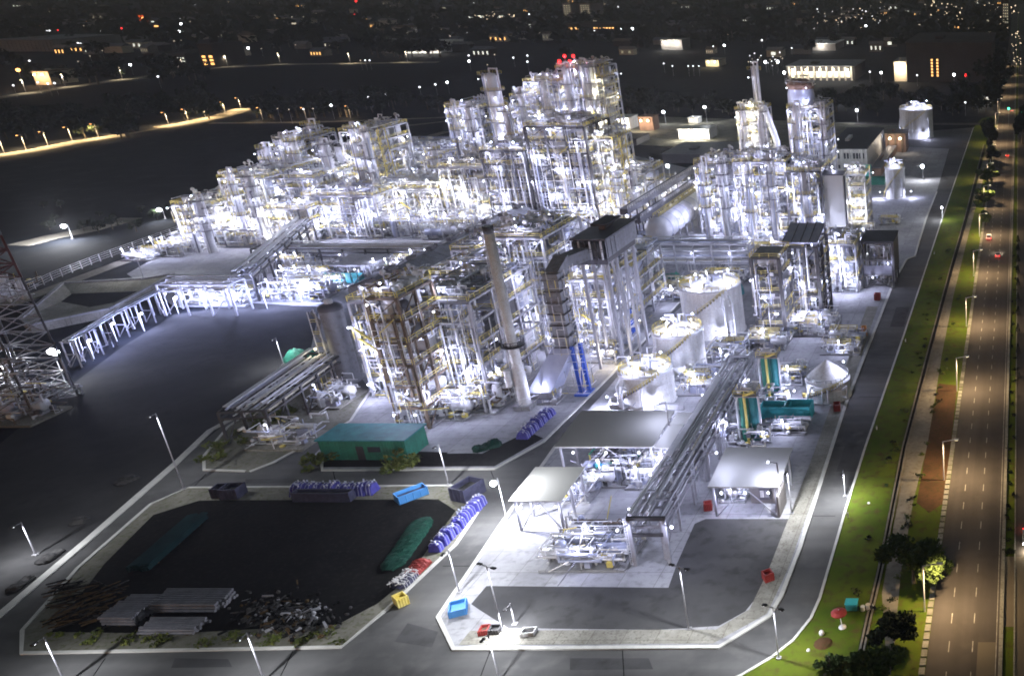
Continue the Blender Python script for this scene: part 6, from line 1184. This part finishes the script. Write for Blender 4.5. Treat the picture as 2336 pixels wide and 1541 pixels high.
# orange lamps along the far lanes
for i, (x, y) in enumerate([(10, 352), (60, 344), (110, 335), (165, 324), (225, 316), (275, 306), (385, 288), (430, 280), (470, 272), (515, 262), (550, 252), (600, 276), (700, 276), (800, 272)]):
    p = G(x, y - 3); t = thing('lane_lamp', 'orange lamp post along the winding far lane', 'street lamp', p, 'orange lamps along the far lane'); b = MB(); b.tube(p, p + Vector((0, 0, 8)), .13, 'steel', 5); b.beam(p + Vector((0, 0, 8)), p + Vector((0, -2, 8.2)), .15, 'steel'); b.build('pole', t); b = MB(); b.box(p.x - .3, p.x + .3, p.y - 2.6, p.y - 1.8, 7.9, 8.05, 'lamp_orange'); b.build('lamp_lens', t); light(p + Vector((0, -2.4, 7.4)), 26000 if i < 11 else 5000, t, (1, .7, .36), 'SPOT', r=.4, ang=165)
for i, (x, y) in enumerate([(60, 212), (150, 198), (280, 181), (420, 161), (520, 151), (640, 145), (800, 145), (930, 141)]):
    p = G(x, y); t = thing('lane_lamp', 'dim lamp post along the far embankment road', 'street lamp', p, 'dim lamps along the embankment road'); b = MB(); b.tube(p, p + Vector((0, 0, 10)), .16, 'steel', 5); b.build('pole', t); b = MB(); b.box(p.x - .4, p.x + .4, p.y - 1, p.y, 9.9, 10.1, 'lamp_warm'); b.build('lamp_lens', t); light(p + Vector((0, -1, 9.2)), 9000, t, (1, .85, .6), 'SPOT', r=.5, ang=168)
# ------------------------------------------------------------------ far trees
protos = []
for k in range(4):
    protos.append(tree('proto', Vector((0, 0, 0)), 10 + k, 5 + .6 * k, 700 + k, 'leaf_dark', 420, leaf=1.1))
def put(k, x, y, s, label, group):
    o = protos[k % 4]; c = copy_tree(o); c.location = G(x, y); c.scale = (s, s, s); c.rotation_euler.z = x * 7.1; c['label'] = label; c['group'] = group
R = random.Random(5); n = 0
for i in range(26): put(n, R.uniform(0, 300), R.uniform(265, 320), R.uniform(.8, 1.4), 'dark scrubby tree in the wood left of the orange lane', 'dark trees left of the orange lane'); n += 1
for i in range(20): put(n, R.uniform(290, 480), R.uniform(252, 272), R.uniform(.8, 1.5), 'dark tree overhanging the orange lane', 'dark trees over the orange lane'); n += 1
for i in range(22): put(n, R.uniform(540, 830), R.uniform(255, 274), R.uniform(.8, 1.5), 'dark tree beyond the field behind the left complex', 'dark trees behind the left complex'); n += 1
for i in range(12): put(n, R.uniform(830, 1010), R.uniform(232, 262), R.uniform(.8, 1.4), 'dark tree on the bank beside the pond end', 'dark trees by the pond end'); n += 1
for i in range(24): put(n, R.uniform(1400, 1680), R.uniform(246, 268), R.uniform(.7, 1.3), 'dark tree behind the far compound', 'dark trees behind the far compound'); n += 1
for i in range(30): put(n, R.uniform(1900, 2250), R.uniform(225, 268), R.uniform(.8, 1.5), 'dark tree between the far white tank and the huge hall', 'dark trees by the huge hall'); n += 1
for i in range(16): put(n, R.uniform(840, 1010), R.uniform(124, 136), R.uniform(1.3, 2.2), 'dark tree before the white floodlit warehouse', 'dark trees before the floodlit warehouse'); n += 1
for i in range(16): put(n, 2262 + R.uniform(-14, 22), R.uniform(110, 250), R.uniform(1.2, 2.), 'dark tall tree along the far highway', 'dark trees along the far highway'); n += 1
for i in range(20): put(n, R.uniform(20, 520), 196 - R.uniform(20, 500) * .07 + R.uniform(-4, 4), R.uniform(1, 1.8), 'dark tree on the embankment', 'dark trees on the embankment'); n += 1
for i in range(14): put(n, R.uniform(90, 470), R.uniform(470, 540), R.uniform(.2, .45), 'low dark bush outside the far left fence', 'dark bushes outside the fence'); n += 1
# low houses of the far town
R = random.Random(17)
for i in range(150):
    x = R.uniform(-40, 2290); y = R.choice([R.uniform(8, 60), R.uniform(60, 132)]) if x < 1150 or x > 1400 else R.uniform(8, 110)
    if 2050 < x < 2270 and y > 80: continue
    p = G(x, y); wd, dp, hh = R.uniform(8, 26), R.uniform(8, 20), R.uniform(4, 9); m_ = R.choice(['wall_grey', 'wall_dark', 'wall_cream', 'wall_grey'])
    t = thing('town_house', 'low house half lost in the dark far town', 'house', p, 'low houses of the far town'); b = MB(); b.box(p.x - wd / 2, p.x + wd / 2, p.y, p.y + dp, 0, hh, m_); b.build('wall', t)
    b = MB(); e = .8; b.add([(p.x - wd / 2 - e, p.y - e, hh), (p.x + wd / 2 + e, p.y - e, hh), (p.x + wd / 2 + e, p.y + dp + e, hh), (p.x - wd / 2 - e, p.y + dp + e, hh), (p.x - wd / 2 - e, p.y + dp / 2, hh + 3), (p.x + wd / 2 + e, p.y + dp / 2, hh + 3)], [(0, 1, 5, 4), (2, 3, 4, 5), (0, 4, 3), (1, 2, 5), (3, 2, 1, 0)], R.choice(['grey_dark', 'wall_grey', 'steel_rust'])); b.build('roof', t)
    if R.random() < .6:
        b = MB(); n_ = R.randint(1, 4)
        for k in range(n_): a = p.x - wd / 2 + wd * (k + .3) / n_; b.box(a, a + wd * .3 / n_, p.y - .2, p.y - .05, hh * .3, hh * .75, 'w')
        mm = R.choice(['window_dim', 'window_orange', 'window_white', 'far_dim']); b.mats = [mm]; b.build('window', t)
for i in range(110): put(i, R.uniform(0, 2250), R.choice([R.uniform(20, 70), R.uniform(70, 135)]), R.uniform(.9, 1.9), 'dark tree scattered among the low houses of the far town', 'dark trees of the far town')
for o in protos:
    for c in list(o.children): bpy.data.objects.remove(c)
    bpy.data.objects.remove(o)
# far woods that read as one dark mass
b = MB(); R = random.Random(8)
for _ in range(9000):
    x = R.uniform(-500, 2300); y = R.choice([R.uniform(-30, 20), R.uniform(20, 100), R.uniform(20, 100)])
    if y < -30: continue
    p = G(x, y); z = R.uniform(1, 11); e = R.uniform(4, 9); v = Vector((R.gauss(0, 1), R.gauss(0, .5), R.gauss(0, .6))).normalized(); w_ = v.cross(Vector((0, 1, .4))).normalized()
    o = p + Vector((0, 0, z)); b.add([tuple(o - v * e), tuple(o + w_ * e * .5), tuple(o + v * e), tuple(o - w_ * e * .4)], [(0, 1, 2, 3)], 'leaf_dark')
o = b.build('distant_woods'); tag(o, 'dark distant woods between the lights of the town', 'woods', None, 'stuff')

# ------------------------------------------------------------------ thin night haze round the whole scene
b = MB(); b.box(-3700, 1900, -420, 7620, -1.3, 130, 'earth'); o = b.build('haze'); o['kind'] = 'stuff'; o['label'] = 'thin grey night haze over the plant and the town'
m = bpy.data.materials.new('haze'); m.use_nodes = True; n = m.node_tree; n.nodes.remove(n.nodes['Principled BSDF']); v = n.nodes.new('ShaderNodeVolumePrincipled')
v.inputs['Color'].default_value = (.8, .82, .86, 1); v.inputs['Density'].default_value = 0.00012; v.inputs['Anisotropy'].default_value = .6; n.links.new(v.outputs[0], n.nodes['Material Output'].inputs['Volume'])
o.data.materials.clear(); o.data.materials.append(m)
